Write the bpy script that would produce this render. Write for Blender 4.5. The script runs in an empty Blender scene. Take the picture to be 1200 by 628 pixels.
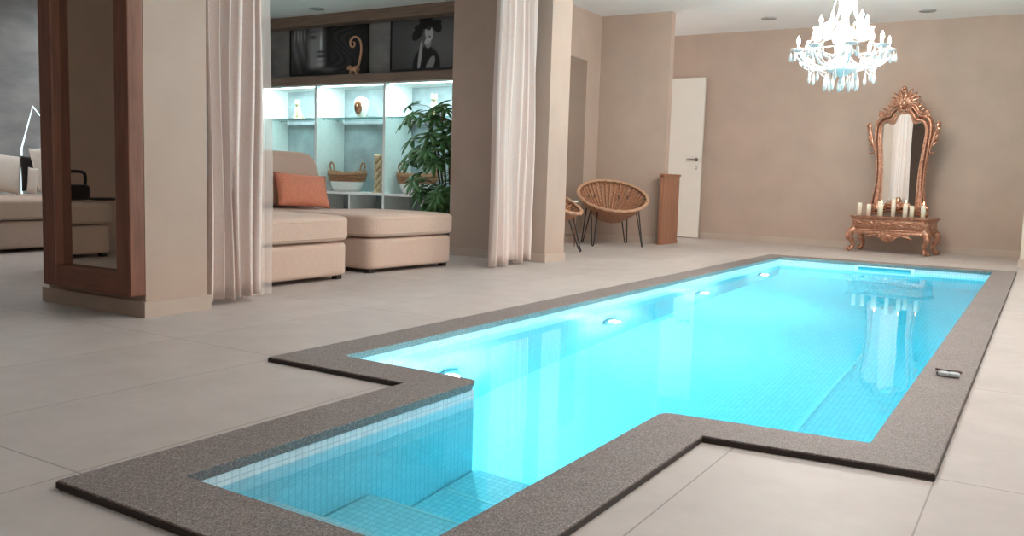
import bpy, bmesh, math, random
from mathutils import Vector, Matrix, Euler, Quaternion
random.seed(7)
PI = math.pi
S = bpy.context.scene
COL = S.collection

# ------------------------------------------------------------------ helpers
class B:
    """collects shapes into one bmesh"""
    def __init__(self): self.bm = bmesh.new()
    def xf(self, vs, M):
        if M is not None:
            for v in vs: v.co = M @ v.co
        return vs
    def box(self, x0, x1, y0, y1, z0, z1, M=None, bev=0.0, seg=2):
        t = bmesh.new()
        bmesh.ops.create_cube(t, size=1)
        for v in t.verts:
            v.co = Vector(((x0+x1)/2+v.co.x*(x1-x0), (y0+y1)/2+v.co.y*(y1-y0), (z0+z1)/2+v.co.z*(z1-z0)))
        if bev > 0:
            bmesh.ops.bevel(t, geom=list(t.edges), offset=bev, segments=seg, profile=0.6, affect='EDGES')
        self.merge(t, M); return self
    def merge(self, t, M=None):
        mp = {}
        for v in t.verts: mp[v] = self.bm.verts.new(M @ v.co if M is not None else v.co)
        for f in t.faces:
            try:
                nf = self.bm.faces.new([mp[v] for v in f.verts]); nf.smooth = f.smooth
            except ValueError: pass
        t.free()
    def poly(self, pts):
        return self.bm.faces.new([self.bm.verts.new(p) for p in pts])
    def rings(self, rings, closed=True, cap=False, smooth=True, M=None):
        """skin successive rings of equal length"""
        vs = [[self.bm.verts.new(M @ Vector(p) if M is not None else p) for p in r] for r in rings]
        n = len(vs[0])
        for a, b in zip(vs[:-1], vs[1:]):
            for i in range(n if closed else n-1):
                j = (i+1) % n
                try:
                    f = self.bm.faces.new((a[i], a[j], b[j], b[i])); f.smooth = smooth
                except ValueError: pass
        if cap:
            for r in (list(reversed(vs[0])), vs[-1]):
                try: self.bm.faces.new(r)
                except ValueError: pass
        return vs
    def lathe(self, prof, n=20, M=None, cap=True):
        R = [[(r*math.cos(2*PI*k/n), r*math.sin(2*PI*k/n), z) for k in range(n)] for r, z in prof]
        self.rings(R, True, cap, True, M); return self
    def tube(self, pts, rad, n=8, closed=False, M=None, cap=True):
        pts = [Vector(p) for p in pts]; m = len(pts)
        rads = rad if isinstance(rad, (list, tuple)) else [rad]*m
        R = []; up = None
        for i in range(m):
            if closed: d = pts[(i+1) % m]-pts[i-1]
            else: d = pts[min(i+1, m-1)]-pts[max(i-1, 0)]
            if d.length < 1e-9: d = Vector((0, 0, 1))
            d.normalize()
            if up is None:
                up = d.orthogonal().normalized()
            up = (up-d*up.dot(d))
            up = up.normalized() if up.length > 1e-6 else d.orthogonal().normalized()
            s = d.cross(up)
            R.append([pts[i]+(up*math.cos(2*PI*k/n)+s*math.sin(2*PI*k/n))*rads[i] for k in range(n)])
        if closed: R.append(R[0])
        self.rings(R, True, cap and not closed, True, M)
        if closed: bmesh.ops.remove_doubles(self.bm, verts=self.bm.verts, dist=1e-6)
        return self
    def ell(self, c, r, M=None, seg=14, ring=9, rot=None):
        t = bmesh.new()
        bmesh.ops.create_uvsphere(t, u_segments=seg, v_segments=ring, radius=1)
        Q = rot.to_matrix() if rot is not None else Matrix.Identity(3)
        for v in t.verts:
            v.co = Vector(c)+Q @ Vector((v.co.x*r[0], v.co.y*r[1], v.co.z*r[2]))
        for f in t.faces: f.smooth = True
        self.merge(t, M); return self
    def squircle(self, c, h, e=8, n=14, dome=0.0, M=None):
        """soft upholstered block: cube faces pushed onto a superquadric"""
        t = bmesh.new()
        bmesh.ops.create_cube(t, size=2)
        bmesh.ops.subdivide_edges(t, edges=t.edges, cuts=n, use_grid_fill=True)
        for v in t.verts:
            q = v.co
            # crowd samples to the edges
            q = Vector([math.copysign(abs(a)**0.7, a) for a in q])
            k = (abs(q.x)**e+abs(q.y)**e+abs(q.z)**e)**(1/e)
            q = q/k
            z = q.z*(1+dome*(1-q.x*q.x)*(1-q.y*q.y))
            v.co = Vector((c[0]+q.x*h[0], c[1]+q.y*h[1], c[2]+z*h[2]))
        for f in t.faces: f.smooth = True
        self.merge(t, M); return self
    def pillow(self, w, h, t_, M=None, n=16):
        """throw pillow in local xz, thickness along y"""
        for s in (1, -1):
            R = []
            for j in range(n+1):
                v = -1+2*j/n; row = []
                for i in range(n+1):
                    u = -1+2*i/n
                    k = ((1-u*u)*(1-v*v))**0.42 if abs(u) < 1 and abs(v) < 1 else 0
                    pin = 1-0.07*(u*u*(1-v*v)**1)*1
                    row.append((u*w/2*(1-0.06*(1-v*v)*abs(u)), s*k*t_/2, v*h/2*(1-0.06*(1-u*u)*abs(v))))
                R.append(row)
            self.rings(R if s > 0 else [list(reversed(r)) for r in R], False, False, True, M)
        bmesh.ops.remove_doubles(self.bm, verts=self.bm.verts, dist=1e-5)
        return self
    def leaf(self, base, d, nrm, L, W, curl=0.2, th=0.004, M=None, n=6):
        """pointed leaf blade with thickness and a raised midrib"""
        d = Vector(d).normalized(); nrm = Vector(nrm); nrm = (nrm-d*nrm.dot(d)).normalized(); s = d.cross(nrm)
        top, bot = [], []
        for i in range(n+1):
            t = i/n
            w = W*math.sin(PI*min(1, t*0.93+0.05))**0.8*0.5
            if i == n: w = W*0.02
            c = Vector(base)+d*(L*t)-nrm*(curl*L*t*t)
            top.append((c+s*w, c+nrm*w*0.35, c-s*w))
            bot.append((c+s*w-nrm*th, c-nrm*th, c-s*w-nrm*th))
        R = [[a[0], a[1], a[2], b[2], b[1], b[0]] for a, b in zip(top, bot)]
        self.rings(R, True, True, True, M); return self
    def build(self, name, mat, parent=None, smooth=None, bevel=0.0, solid=0.0, loc=None, rot=None, sub=0, remesh=0.0):
        bmesh.ops.recalc_face_normals(self.bm, faces=self.bm.faces)
        me = bpy.data.meshes.new(name); self.bm.to_mesh(me); self.bm.free()
        if smooth is not None:
            for p in me.polygons: p.use_smooth = smooth
        o = bpy.data.objects.new(name, me); COL.objects.link(o)
        if mat is not None: me.materials.append(mat)
        if parent is not None: o.parent = parent
        if loc is not None: o.location = loc
        if rot is not None: o.rotation_euler = rot
        if remesh:
            m = o.modifiers.new('r', 'REMESH'); m.mode = 'VOXEL'; m.voxel_size = remesh; m.use_smooth_shade = True
            m = o.modifiers.new('s', 'SMOOTH'); m.iterations = 3
        if solid:
            m = o.modifiers.new('t', 'SOLIDIFY'); m.thickness = solid; m.offset = 0
        if bevel:
            m = o.modifiers.new('b', 'BEVEL'); m.width = bevel; m.segments = 2; m.limit_method = 'ANGLE'
        if sub:
            m = o.modifiers.new('u', 'SUBSURF'); m.levels = sub; m.render_levels = sub
        return o

def tag(o, label=None, cat=None, group=None, kind=None):
    if label: o['label'] = label
    if cat: o['category'] = cat
    if group: o['group'] = group
    if kind: o['kind'] = kind
    return o
def thing(name, label, cat, loc=(0, 0, 0), rz=0.0, group=None):
    o = bpy.data.objects.new(name, None); COL.objects.link(o)
    o.empty_display_size = 0.1; o.location = loc; o.rotation_euler = (0, 0, rz)
    return tag(o, label, cat, group)
def copy_tree(o, parent=None):
    c = o.copy(); COL.objects.link(c)
    if parent is not None: c.parent = parent
    for ch in list(o.children): copy_tree(ch, c)
    return c
def T(x, y, z): return Matrix.Translation((x, y, z))
def RZ(a): return Matrix.Rotation(a, 4, 'Z')
def RX(a): return Matrix.Rotation(a, 4, 'X')
def RY(a): return Matrix.Rotation(a, 4, 'Y')
def crom(pts, n=8):
    """Catmull-Rom through points"""
    P = [Vector(p) for p in pts]; out = []
    for i in range(len(P)-1):
        p0 = P[max(i-1, 0)]; p1 = P[i]; p2 = P[i+1]; p3 = P[min(i+2, len(P)-1)]
        for k in range(n):
            t = k/n
            out.append(0.5*((2*p1)+(p2-p0)*t+(2*p0-5*p1+4*p2-p3)*t*t+(3*p1-p0-3*p2+p3)*t**3))
    out.append(P[-1]); return out
def resample(pts, n):
    L = [0]
    for a, b in zip(pts[:-1], pts[1:]): L.append(L[-1]+(b-a).length)
    out = []; j = 0
    for k in range(n):
        s = L[-1]*k/(n-1)
        while j < len(pts)-2 and L[j+1] < s: j += 1
        t = (s-L[j])/max(1e-9, L[j+1]-L[j]); out.append(pts[j].lerp(pts[j+1], min(1, max(0, t))))
    return out

# ------------------------------------------------------------------ materials
class NT:
    def __init__(self, name):
        self.m = bpy.data.materials.new(name); self.m.use_nodes = True
        self.t = self.m.node_tree; self.t.nodes.clear()
        self.out = self.n('ShaderNodeOutputMaterial')
    def n(self, typ, **kw):
        o = self.t.nodes.new(typ)
        for k, v in kw.items():
            if k.startswith('i_'):
                key = k[2:]; key = int(key) if key.isdigit() else key.replace('_', ' ')
                o.inputs[key].default_value = v
            else: setattr(o, k, v)
        return o
    def l(self, a, b): self.t.links.new(a, b)
    def pos(self):
        return self.n('ShaderNodeNewGeometry').outputs['Position']
    def obj(self):
        return self.n('ShaderNodeTexCoord').outputs['Object']
    def math(self, op, a, b=None):
        o = self.n('ShaderNodeMath', operation=op)
        for i, x in enumerate((a, b)):
            if x is None: continue
            if isinstance(x, (int, float)): o.inputs[i].default_value = x
            else: self.l(x, o.inputs[i])
        return o.outputs[0]
    def noise(self, vec, scale, detail=3, rough=0.55):
        o = self.n('ShaderNodeTexNoise'); o.inputs['Scale'].default_value = scale
        o.inputs['Detail'].default_value = detail; o.inputs['Roughness'].default_value = rough
        self.l(vec, o.inputs['Vector']); return o.outputs['Fac']
    def ramp(self, fac, stops):
        o = self.n('ShaderNodeValToRGB'); r = o.color_ramp
        while len(r.elements) < len(stops): r.elements.new(0.5)
        for e, (p, c) in zip(r.elements, stops): e.position = p; e.color = (*c, 1)
        self.l(fac, o.inputs[0]); return o.outputs[0]
    def mix(self, fac, a, b, typ='MIX'):
        o = self.n('ShaderNodeMix', data_type='RGBA', blend_type=typ)
        for i, x in ((0, fac), (6, a), (7, b)):
            if isinstance(x, (int, float)): o.inputs[i].default_value = x
            elif isinstance(x, tuple): o.inputs[i].default_value = (*x, 1)
            else: self.l(x, o.inputs[i])
        return o.outputs[2]
    def bump(self, h, strength=0.3, dist=0.01):
        o = self.n('ShaderNodeBump'); o.inputs['Strength'].default_value = strength
        o.inputs['Distance'].default_value = dist; self.l(h, o.inputs['Height']); return o.outputs[0]
    def pbr(self, color, rough=0.6, metal=0.0, normal=None, spec=0.5, **kw):
        p = self.n('ShaderNodeBsdfPrincipled')
        if isinstance(color, tuple): p.inputs['Base Color'].default_value = (*color, 1)
        else: self.l(color, p.inputs['Base Color'])
        if isinstance(rough, (int, float)): p.inputs['Roughness'].default_value = rough
        else: self.l(rough, p.inputs['Roughness'])
        p.inputs['Metallic'].default_value = metal
        p.inputs['Specular IOR Level'].default_value = spec
        if normal is not None: self.l(normal, p.inputs['Normal'])
        for k, v in kw.items(): p.inputs[k.replace('_', ' ')].default_value = v
        self.l(p.outputs[0], self.out.inputs[0]); return p
def sc(c, k): return tuple(min(1, x*k) for x in c)
def mottled(name, c, rough=0.6, scale=8, var=0.12, bs=60, bstr=0.1, bd=0.004, metal=0.0, spec=0.4, world=True, **kw):
    t = NT(name); v = t.pos() if world else t.obj()
    f = t.noise(v, scale); col = t.ramp(f, [(0.3, sc(c, 1-var)), (0.7, sc(c, 1+var))])
    nb = t.bump(t.noise(v, bs, 4), bstr, bd)
    t.pbr(col, rough, metal, nb, spec, **kw); return t.m
def plain(name, c, rough=0.5, metal=0.0, spec=0.5, **kw):
    return mottled(name, c, rough, 25, 0.05, 150, 0.04, 0.002, metal, spec, False, **kw)
def emit(name, c, s):
    t = NT(name); e = t.n('ShaderNodeEmission'); e.inputs[0].default_value = (*c, 1); e.inputs[1].default_value = s
    t.l(e.outputs[0], t.out.inputs[0]); return t.m
def fabric(name, c, weave=420, var=0.1, trans=0.0, bstr=0.25):
    t = NT(name); v = t.obj()
    w1 = t.n('ShaderNodeTexWave', bands_direction='X'); w1.inputs['Scale'].default_value = weave/6; t.l(v, w1.inputs[0])
    w2 = t.n('ShaderNodeTexWave', bands_direction='Z'); w2.inputs['Scale'].default_value = weave/6; t.l(v, w2.inputs[0])
    h = t.math('ADD', w1.outputs['Fac'], w2.outputs['Fac'])
    col = t.ramp(t.noise(v, 90, 4, 0.7), [(0.3, sc(c, 1-var)), (0.7, sc(c, 1+var))])
    nb = t.bump(t.math('ADD', h, t.math('MULTIPLY', t.noise(v, 6, 3), 3.0)), bstr, 0.004)
    p = t.pbr(col, 0.9, 0, nb, 0.15, Sheen_Weight=0.2)
    if trans:
        tr = t.n('ShaderNodeBsdfTranslucent'); t.l(col, tr.inputs[0])
        mx = t.n('ShaderNodeMixShader'); mx.inputs[0].default_value = trans
        t.l(p.outputs[0], mx.inputs[1]); t.l(tr.outputs[0], mx.inputs[2]); t.l(mx.outputs[0], t.out.inputs[0])
    return t.m
def wood(name, c, axis='Z', scale=3.0, rough=0.45):
    t = NT(name); v = t.obj()
    mp = t.n('ShaderNodeMapping'); k = {'X': (0.08, 1, 1), 'Y': (1, 0.08, 1), 'Z': (1, 1, 0.08)}[axis]
    mp.inputs['Scale'].default_value = k; t.l(v, mp.inputs[0])
    f = t.noise(mp.outputs[0], 38*scale/3, 6, 0.65)
    col = t.ramp(f, [(0.25, sc(c, 0.6)), (0.5, c), (0.75, sc(c, 1.25))])
    t.pbr(col, rough, 0, t.bump(f, 0.15, 0.003), 0.35); return t.m
def wicker(name, c):
    t = NT(name); v = t.obj()
    w = t.noise(v, 60, 4, 0.7)
    col = t.ramp(w, [(0.3, sc(c, 0.45)), (0.5, c), (0.72, sc(c, 1.5))])
    t.pbr(col, 0.6, 0, t.bump(w, 0.5, 0.004), 0.3); return t.m

M = {}
M['wall'] = mottled('taupe_plaster', (0.45, 0.345, 0.285), 0.85, 3, 0.04, 90, 0.12, 0.004)
M['cream'] = mottled('cream_paint', (0.62, 0.56, 0.47), 0.8, 3, 0.03, 90, 0.08, 0.003)
M['ceiling'] = mottled('white_ceiling', (0.84, 0.84, 0.83), 0.9, 2, 0.02, 60, 0.03, 0.002)
M['skirt'] = mottled('skirting_tile', (0.46, 0.375, 0.315), 0.6, 4, 0.05, 60, 0.05, 0.002)
def concrete():
    t = NT('concrete'); v = t.pos()
    mp = t.n('ShaderNodeMapping'); mp.inputs['Scale'].default_value = (1, 0.8, 2.2); t.l(v, mp.inputs[0])
    f = t.noise(mp.outputs[0], 1.3, 7, 0.62)
    col = t.ramp(f, [(0.32, (0.2, 0.205, 0.21)), (0.5, (0.3, 0.305, 0.31)), (0.62, (0.37, 0.37, 0.37)), (0.75, (0.46, 0.46, 0.455))])
    t.pbr(col, 0.75, 0, t.bump(t.noise(v, 30, 4), 0.2, 0.004), 0.3); return t.m
M['concrete'] = concrete()
def floor_mat():
    t = NT('large_floor_tiles'); v = t.pos()
    s = t.n('ShaderNodeSeparateXYZ'); t.l(v, s.inputs[0]); X, Y = s.outputs[0], s.outputs[1]
    right = t.math('GREATER_THAN', X, -0.6)
    xs = t.math('ADD', X, t.math('MULTIPLY', right, 0.115))
    def line(c, off, per, w):
        f = t.math('FRACT', t.math('DIVIDE', t.math('ADD', c, off), per))
        d = t.math('ABSOLUTE', t.math('SUBTRACT', f, 0.5))
        return t.math('GREATER_THAN', d, 0.5-w/per)
    lx = line(xs, 1.965+10*0.63, 0.63, 0.0022); ly = line(Y, -1.21+12.6, 1.26, 0.0026)
    g = t.math('MAXIMUM', lx, ly)
    cell = t.n('ShaderNodeTexWhiteNoise', noise_dimensions='2D')
    cv = t.n('ShaderNodeCombineXYZ')
    t.l(t.math('FLOOR', t.math('DIVIDE', t.math('ADD', xs, 1.965+6.3), 0.63)), cv.inputs[0])
    t.l(t.math('FLOOR', t.math('DIVIDE', t.math('ADD', Y, -1.21+12.6), 1.26)), cv.inputs[1])
    t.l(cv.outputs[0], cell.inputs['Vector'])
    base = t.ramp(t.noise(v, 5, 6, 0.65), [(0.3, (0.44, 0.39, 0.365)), (0.7, (0.52, 0.465, 0.435))])
    tint = t.ramp(cell.outputs['Value'], [(0, (0.95, 0.95, 0.95)), (1, (1.0, 1.0, 1.0))])
    base = t.mix(1.0, base, tint, 'MULTIPLY')
    col = t.mix(t.math('MULTIPLY', g, 0.75), base, (0.2, 0.17, 0.155))
    h = t.math('SUBTRACT', t.math('MULTIPLY', t.noise(v, 140, 3), 0.25), t.math('MULTIPLY', g, 1.0))
    t.pbr(col, 0.5, 0, t.bump(h, 0.25, 0.002), 0.35); return t.m
M['floor'] = floor_mat()
def granite():
    t = NT('granite_coping'); v = t.pos()
    f = t.noise(v, 260, 2, 0.7); g = t.noise(v, 3, 4)
    vor = t.n('ShaderNodeTexVoronoi'); vor.inputs['Scale'].default_value = 230; t.l(v, vor.inputs['Vector'])
    a = t.ramp(f, [(0.33, (0.12, 0.098, 0.092)), (0.5, (0.215, 0.18, 0.17)), (0.68, (0.38, 0.33, 0.31))])
    b = t.ramp(vor.outputs['Color'], [(0.2, (0.7, 0.7, 0.7)), (0.8, (1.2, 1.2, 1.2))])
    c = t.mix(1.0, a, b, 'MULTIPLY'); c = t.mix(1.0, c, t.ramp(g, [(0.3, (0.88, 0.88, 0.88)), (0.7, (1, 1, 1))]), 'MULTIPLY')
    t.pbr(c, 0.6, 0, t.bump(f, 0.2, 0.002), 0.35); return t.m
M['granite'] = granite()
M['coping_shade'] = plain('dark_coping_shade', (0.03, 0.022, 0.02), 0.6)  # near-black colour standing in for the shadow gap beside the coping
def mosaic():
    t = NT('pool_mosaic'); g = t.n('ShaderNodeNewGeometry')
    s = t.n('ShaderNodeSeparateXYZ'); t.l(g.outputs['Position'], s.inputs[0])
    nn = t.n('ShaderNodeSeparateXYZ'); t.l(g.outputs['True Normal'], nn.inputs[0])
    per = 0.0245; cells = []; lines = None
    for i in range(3):
        a = t.math('DIVIDE', t.math('ADD', s.outputs[i], 10.003), per)
        d = t.math('ABSOLUTE', t.math('SUBTRACT', t.math('FRACT', a), 0.5))
        ln = t.math('GREATER_THAN', d, 0.44)
        flat = t.math('LESS_THAN', t.math('ABSOLUTE', nn.outputs[i]), 0.5)
        ln = t.math('MULTIPLY', ln, flat)
        lines = ln if lines is None else t.math('MAXIMUM', lines, ln)
        cells.append(t.math('FLOOR', a))
    cv = t.n('ShaderNodeCombineXYZ')
    for i in range(3): t.l(cells[i], cv.inputs[i])
    w = t.n('ShaderNodeTexWhiteNoise', noise_dimensions='3D'); t.l(cv.outputs[0], w.inputs['Vector'])
    tile = t.ramp(w.outputs['Value'], [(0, (0.58, 0.68, 0.71)), (1, (0.67, 0.76, 0.79))])
    col = t.mix(lines, tile, (0.42, 0.52, 0.56))
    t.pbr(col, 0.35, 0, None, 0.4); return t.m
M['mosaic'] = mosaic()
def water():
    t = NT('pool_water'); v = t.pos()
    mp = t.n('ShaderNodeMapping'); mp.inputs['Scale'].default_value = (1, 0.6, 1); t.l(v, mp.inputs[0])
    h = t.math('ADD', t.math('MULTIPLY', t.noise(mp.outputs[0], 3.0, 2), 1.0), t.math('MULTIPLY', t.noise(mp.outputs[0], 14, 2), 0.12))
    g = t.n('ShaderNodeBsdfGlass', distribution='SHARP') if False else t.n('ShaderNodeBsdfGlass')
    g.inputs['Roughness'].default_value = 0.0; g.inputs['IOR'].default_value = 1.333
    t.l(t.bump(h, 0.028, 0.02), g.inputs['Normal']); t.l(g.outputs[0], t.out.inputs[0])
    a = t.n('ShaderNodeVolumeAbsorption'); a.inputs[0].default_value = (0.0, 0.90, 0.97, 1); a.inputs[1].default_value = 0.82
    t.l(a.outputs[0], t.out.inputs['Volume']); return t.m
M['water'] = water()
M['curtain'] = fabric('curtain_linen', (0.78, 0.66, 0.61), 500, 0.07, 0.04, 0.15)
def sheer():
    t = NT('sheer_voile'); d = t.n('ShaderNodeBsdfDiffuse'); d.inputs[0].default_value = (0.7, 0.62, 0.58, 1)
    tr = t.n('ShaderNodeBsdfTransparent'); mx = t.n('ShaderNodeMixShader')
    f = t.noise(t.obj(), 300, 2); t.l(t.math('ADD', t.math('MULTIPLY', f, 0.15), 0.42), mx.inputs[0])
    t.l(tr.outputs[0], mx.inputs[1]); t.l(d.outputs[0], mx.inputs[2]); t.l(mx.outputs[0], t.out.inputs[0]); return t.m
M['sheer'] = sheer()
M['sofa'] = fabric('beige_linen_upholstery', (0.59, 0.44, 0.36), 380, 0.1)
M['sofadark'] = fabric('brown_beige_upholstery', (0.50, 0.39, 0.32), 380, 0.1)
M['orange'] = fabric('coral_satin', (0.74, 0.28, 0.18), 300, 0.2)
M['whitefab'] = fabric('off_white_cloth', (0.72, 0.66, 0.6), 300, 0.06)
M['blackfab'] = fabric('black_cloth', (0.015, 0.013, 0.013), 300, 0.1)
M['frame_wood'] = wood('brown_oak_frame', (0.20, 0.085, 0.055), 'Z')
M['frame_wood_x'] = wood('brown_oak_rail', (0.20, 0.085, 0.055), 'X')
M['band_wood'] = wood('grey_brown_oak', (0.24, 0.165, 0.125), 'X')
M['panel_wood'] = wood('reddish_oak', (0.30, 0.135, 0.08), 'Z')
def mirror_mat(name, c=(0.86, 0.86, 0.85), r=0.0):
    t = NT(name); t.pbr(c, r, 1.0); return t.m
M['mirror'] = mirror_mat('silvered_glass')
M['mirror_smoke'] = mirror_mat('bronze_tinted_glass', (0.62, 0.56, 0.50))
M['mirror_grey'] = mirror_mat('aged_silver_glass', (0.74, 0.72, 0.70), 0.03)
M['white'] = plain('white_lacquer', (0.78, 0.78, 0.76), 0.45)
M['doorwhite'] = mottled('white_door_paint', (0.74, 0.70, 0.64), 0.5, 3, 0.015, 150, 0.02, 0.001, 0, 0.4, False)
M['steel'] = plain('brushed_steel', (0.55, 0.55, 0.55), 0.3, 1.0)
M['steel_dark'] = plain('dark_handle_metal', (0.23, 0.21, 0.19), 0.35, 1.0)
M['black'] = plain('black_metal', (0.012, 0.011, 0.011), 0.45)
M['blackgloss'] = plain('black_frame', (0.01, 0.01, 0.01), 0.35)
M['wicker'] = wicker('rattan', (0.34, 0.165, 0.095))
M['wicker_rim'] = wicker('pale_rattan', (0.46, 0.27, 0.17))
M['wicker_basket'] = wicker('seagrass', (0.33, 0.17, 0.09))
M['wicker_pale'] = wicker('pale_seagrass', (0.55, 0.40, 0.25))
M['gold'] = mottled('gold_leaf', (0.72, 0.48, 0.2), 0.35, 30, 0.2, 200, 0.2, 0.002, 0.85, 0.5, False)
M['ornament'] = mottled('ivory_gold_ornament', (0.80, 0.68, 0.45), 0.35, 30, 0.2, 200, 0.1, 0.002, 0.25, 0.5, False)
M['pearl'] = plain('pearl_glaze', (0.8, 0.76, 0.66), 0.25)
M['copperface'] = mottled('copper_relief', (0.30, 0.13, 0.07), 0.35, 40, 0.5, 60, 0.4, 0.004, 0.6, 0.5, False)
def bronze():
    t = NT('antique_copper_gilding'); v = t.obj()
    f = t.noise(v, 32, 5, 0.7)
    c = t.ramp(f, [(0.30, (0.27, 0.12, 0.075)), (0.5, (0.47, 0.24, 0.155)), (0.70, (0.72, 0.45, 0.33))])
    t.pbr(c, 0.3, 0.8, t.bump(t.noise(v, 70, 4), 0.2, 0.003), 0.5); return t.m
M['bronze'] = bronze()
M['bronze_dark'] = mottled('dark_patina', (0.10, 0.045, 0.03), 0.5, 40, 0.3, 100, 0.3, 0.003, 0.4, 0.4, False)
M['wax'] = plain('candle_wax', (0.82, 0.76, 0.62), 0.5, Subsurface_Weight=0.2)
M['wick'] = plain('wick', (0.03, 0.02, 0.02), 0.9)
M['flame'] = emit('candle_flame', (1.0, 0.62, 0.28), 9)
M['bulb'] = emit('chandelier_bulb', (0.86, 1.0, 1.0), 32)
M['crystal'] = plain('cut_crystal', (0.90, 0.95, 0.96), 0.08, 0.0, 0.9, Transmission_Weight=0.45)
M['crystal_white'] = plain('white_glass', (0.86, 0.93, 0.94), 0.12, 0.0, 0.8, Transmission_Weight=0.15)
M['led'] = emit('led_strip', (0.55, 0.97, 1.0), 14)
M['tubelamp'] = emit('tube_light', (0.75, 0.92, 0.96), 1.6)
M['lens'] = plain('pool_lamp_lens', (0.85, 0.9, 0.9), 0.2)
M['steelring'] = plain('pool_steel', (0.7, 0.72, 0.72), 0.25, 1.0)
def glass(name, c, rough=0.0):
    t = NT(name); g = t.n('ShaderNodeBsdfGlossy'); g.inputs[0].default_value = (0.9, 1, 1, 1); g.inputs[1].default_value = 0.05
    tr = t.n('ShaderNodeBsdfTransparent'); tr.inputs[0].default_value = (*c, 1)
    mx = t.n('ShaderNodeMixShader'); fr = t.n('ShaderNodeFresnel'); fr.inputs[0].default_value = 1.45
    t.l(fr.outputs[0], mx.inputs[0]); t.l(tr.outputs[0], mx.inputs[1]); t.l(g.outputs[0], mx.inputs[2]); t.l(mx.outputs[0], t.out.inputs[0]); return t.m
M['glass_shelf'] = glass('clear_shelf_glass', (0.9, 0.98, 0.96)); M['glass_edge'] = plain('green_glass_edge', (0.12, 0.42, 0.38), 0.2)
M['cubback'] = mottled('grey_stone_panel', (0.30, 0.33, 0.34), 0.7, 5, 0.2, 40, 0.15, 0.003)
M['leaf'] = mottled('green_leaf', (0.06, 0.17, 0.05), 0.4, 14, 0.45, 60, 0.1, 0.003)
M['stem'] = mottled('plant_stem', (0.13, 0.10, 0.05), 0.7, 20, 0.2)
M['pot'] = plain('grey_pot', (0.2, 0.2, 0.2), 0.6)
M['downlens'] = plain('frosted_lens', (0.45, 0.47, 0.48), 0.5)
M['goggle'] = plain('clear_goggle_lens', (0.62, 0.68, 0.7), 0.08, 0.0, 0.8, Transmission_Weight=0.3)
M['strap'] = plain('dark_strap', (0.12, 0.08, 0.075), 0.6)
def picture_mat():
    t = NT('photo_print'); a = t.n('ShaderNodeVertexColor', layer_name='print'); t.pbr(a.outputs[0], 0.35, 0, None, 0.3); return t.m
M['print'] = picture_mat()

# ------------------------------------------------------------------ camera
cam = bpy.data.cameras.new('camera'); cam.sensor_width = 36; cam.lens = 30.5; cam.clip_start = 0.02
co = bpy.data.objects.new('camera', cam); COL.objects.link(co); S.camera = co
yaw, pit, rol = -0.54762, -0.10011, 0.030376
f = Vector((math.sin(yaw)*math.cos(pit), math.cos(yaw)*math.cos(pit), math.sin(pit)))
r = f.cross(Vector((0, 0, 1))).normalized(); u = r.cross(f)
r2 = r*math.cos(rol)+u*math.sin(rol); u2 = -r*math.sin(rol)+u*math.cos(rol)
co.matrix_world = Matrix(((r2.x, u2.x, -f.x, 0), (r2.y, u2.y, -f.y, 0), (r2.z, u2.z, -f.z, 0.74), (0, 0, 0, 1)))

# ------------------------------------------------------------------ room shell
CZ = 2.88
def struct(name, b, mat, label=None, parent=None, **kw):
    o = b.build(name, mat, parent, **kw)
    if parent is None: o['kind'] = 'structure'
    if label: o['label'] = label
    return o
# floor with the pool cut out
xs = [-10.2, -2.556, -1.893, -0.80, -0.19, 3.2]; ys = [-2.2, 1.114, 2.385, 9.648, 13.0]
fb = B()
for i in range(5):
    for j in range(4):
        if (1 <= i <= 3 and j == 2) or (i == 2 and j == 1): continue
        x0, x1, y0, y1 = xs[i], xs[i+1], ys[j], ys[j+1]
        if i == 3 and j == 1: y1 = 2.43        # right inner notch lies a little further in
        fb.box(x0, x1, y0, y1, -0.12, 0)
struct('floor', fb, M['floor'], 'pale greige floor of large rectangular stone tiles around the pool')
SX0, SX1, SY0, SY1 = -2.4, 1.2, 3.1, 5.7          # unseen rooflight added over the near half of the pool for overhead daylight
struct('ceiling', B().box(-10.2, SX0, -2.2, 13.0, CZ, CZ+0.15).box(SX1, 3.2, -2.2, 13.0, CZ, CZ+0.15).box(SX0, SX1, -2.2, SY0, CZ, CZ+0.15).box(SX0, SX1, SY1, 13.0, CZ, CZ+0.15), M['ceiling'], 'flat white ceiling over pool and lounge')
struct('wall_back', B().box(-6.0, 3.2, 12.05, 12.3, 0, CZ), M['wall'], 'long taupe end wall behind mirror and chandelier')
struct('wall_right', B().box(-0.185, 3.2, 10.52, 12.05, 0, CZ), M['cream'], 'pale wall return at the right edge of the end wall')
# right wall out of frame: piers between tall openings added to let daylight in
wb = B(); X0, X1 = 3.0, 3.2
wins = [(0.2, 2.6), (5.6, 8.0)]
wb.box(X0, X1, -2.2, 13.0, 2.4, CZ); wb.box(X0, X1, -2.2, 13.0, 0, 0.5)
edges = [-2.2]+[e for w in wins for e in w]+[13.0]
for a, c in zip(edges[0::2], edges[1::2]): wb.box(X0, X1, a, c, 0.5, 2.4)
struct('wall_added_windows', wb, M['cream'])
for k, (a, c) in enumerate(wins):
    w = B(); fr = 0.05
    w.box(X0+0.06, X0+0.12, a, a+fr, 0.5, 2.4); w.box(X0+0.06, X0+0.12, c-fr, c, 0.5, 2.4)
    w.box(X0+0.06, X0+0.12, a+fr, c-fr, 0.5, 0.5+fr); w.box(X0+0.06, X0+0.12, a+fr, c-fr, 2.4-fr, 2.4)
    m = (a+c)/2; w.box(X0+0.06, X0+0.12, m-0.03, m+0.03, 0.5+fr, 2.4-fr)
    struct('added_window_%d' % (k+1), w, M['steel_dark'])  # unseen frames for the openings added as daylight sources
w = B()
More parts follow.
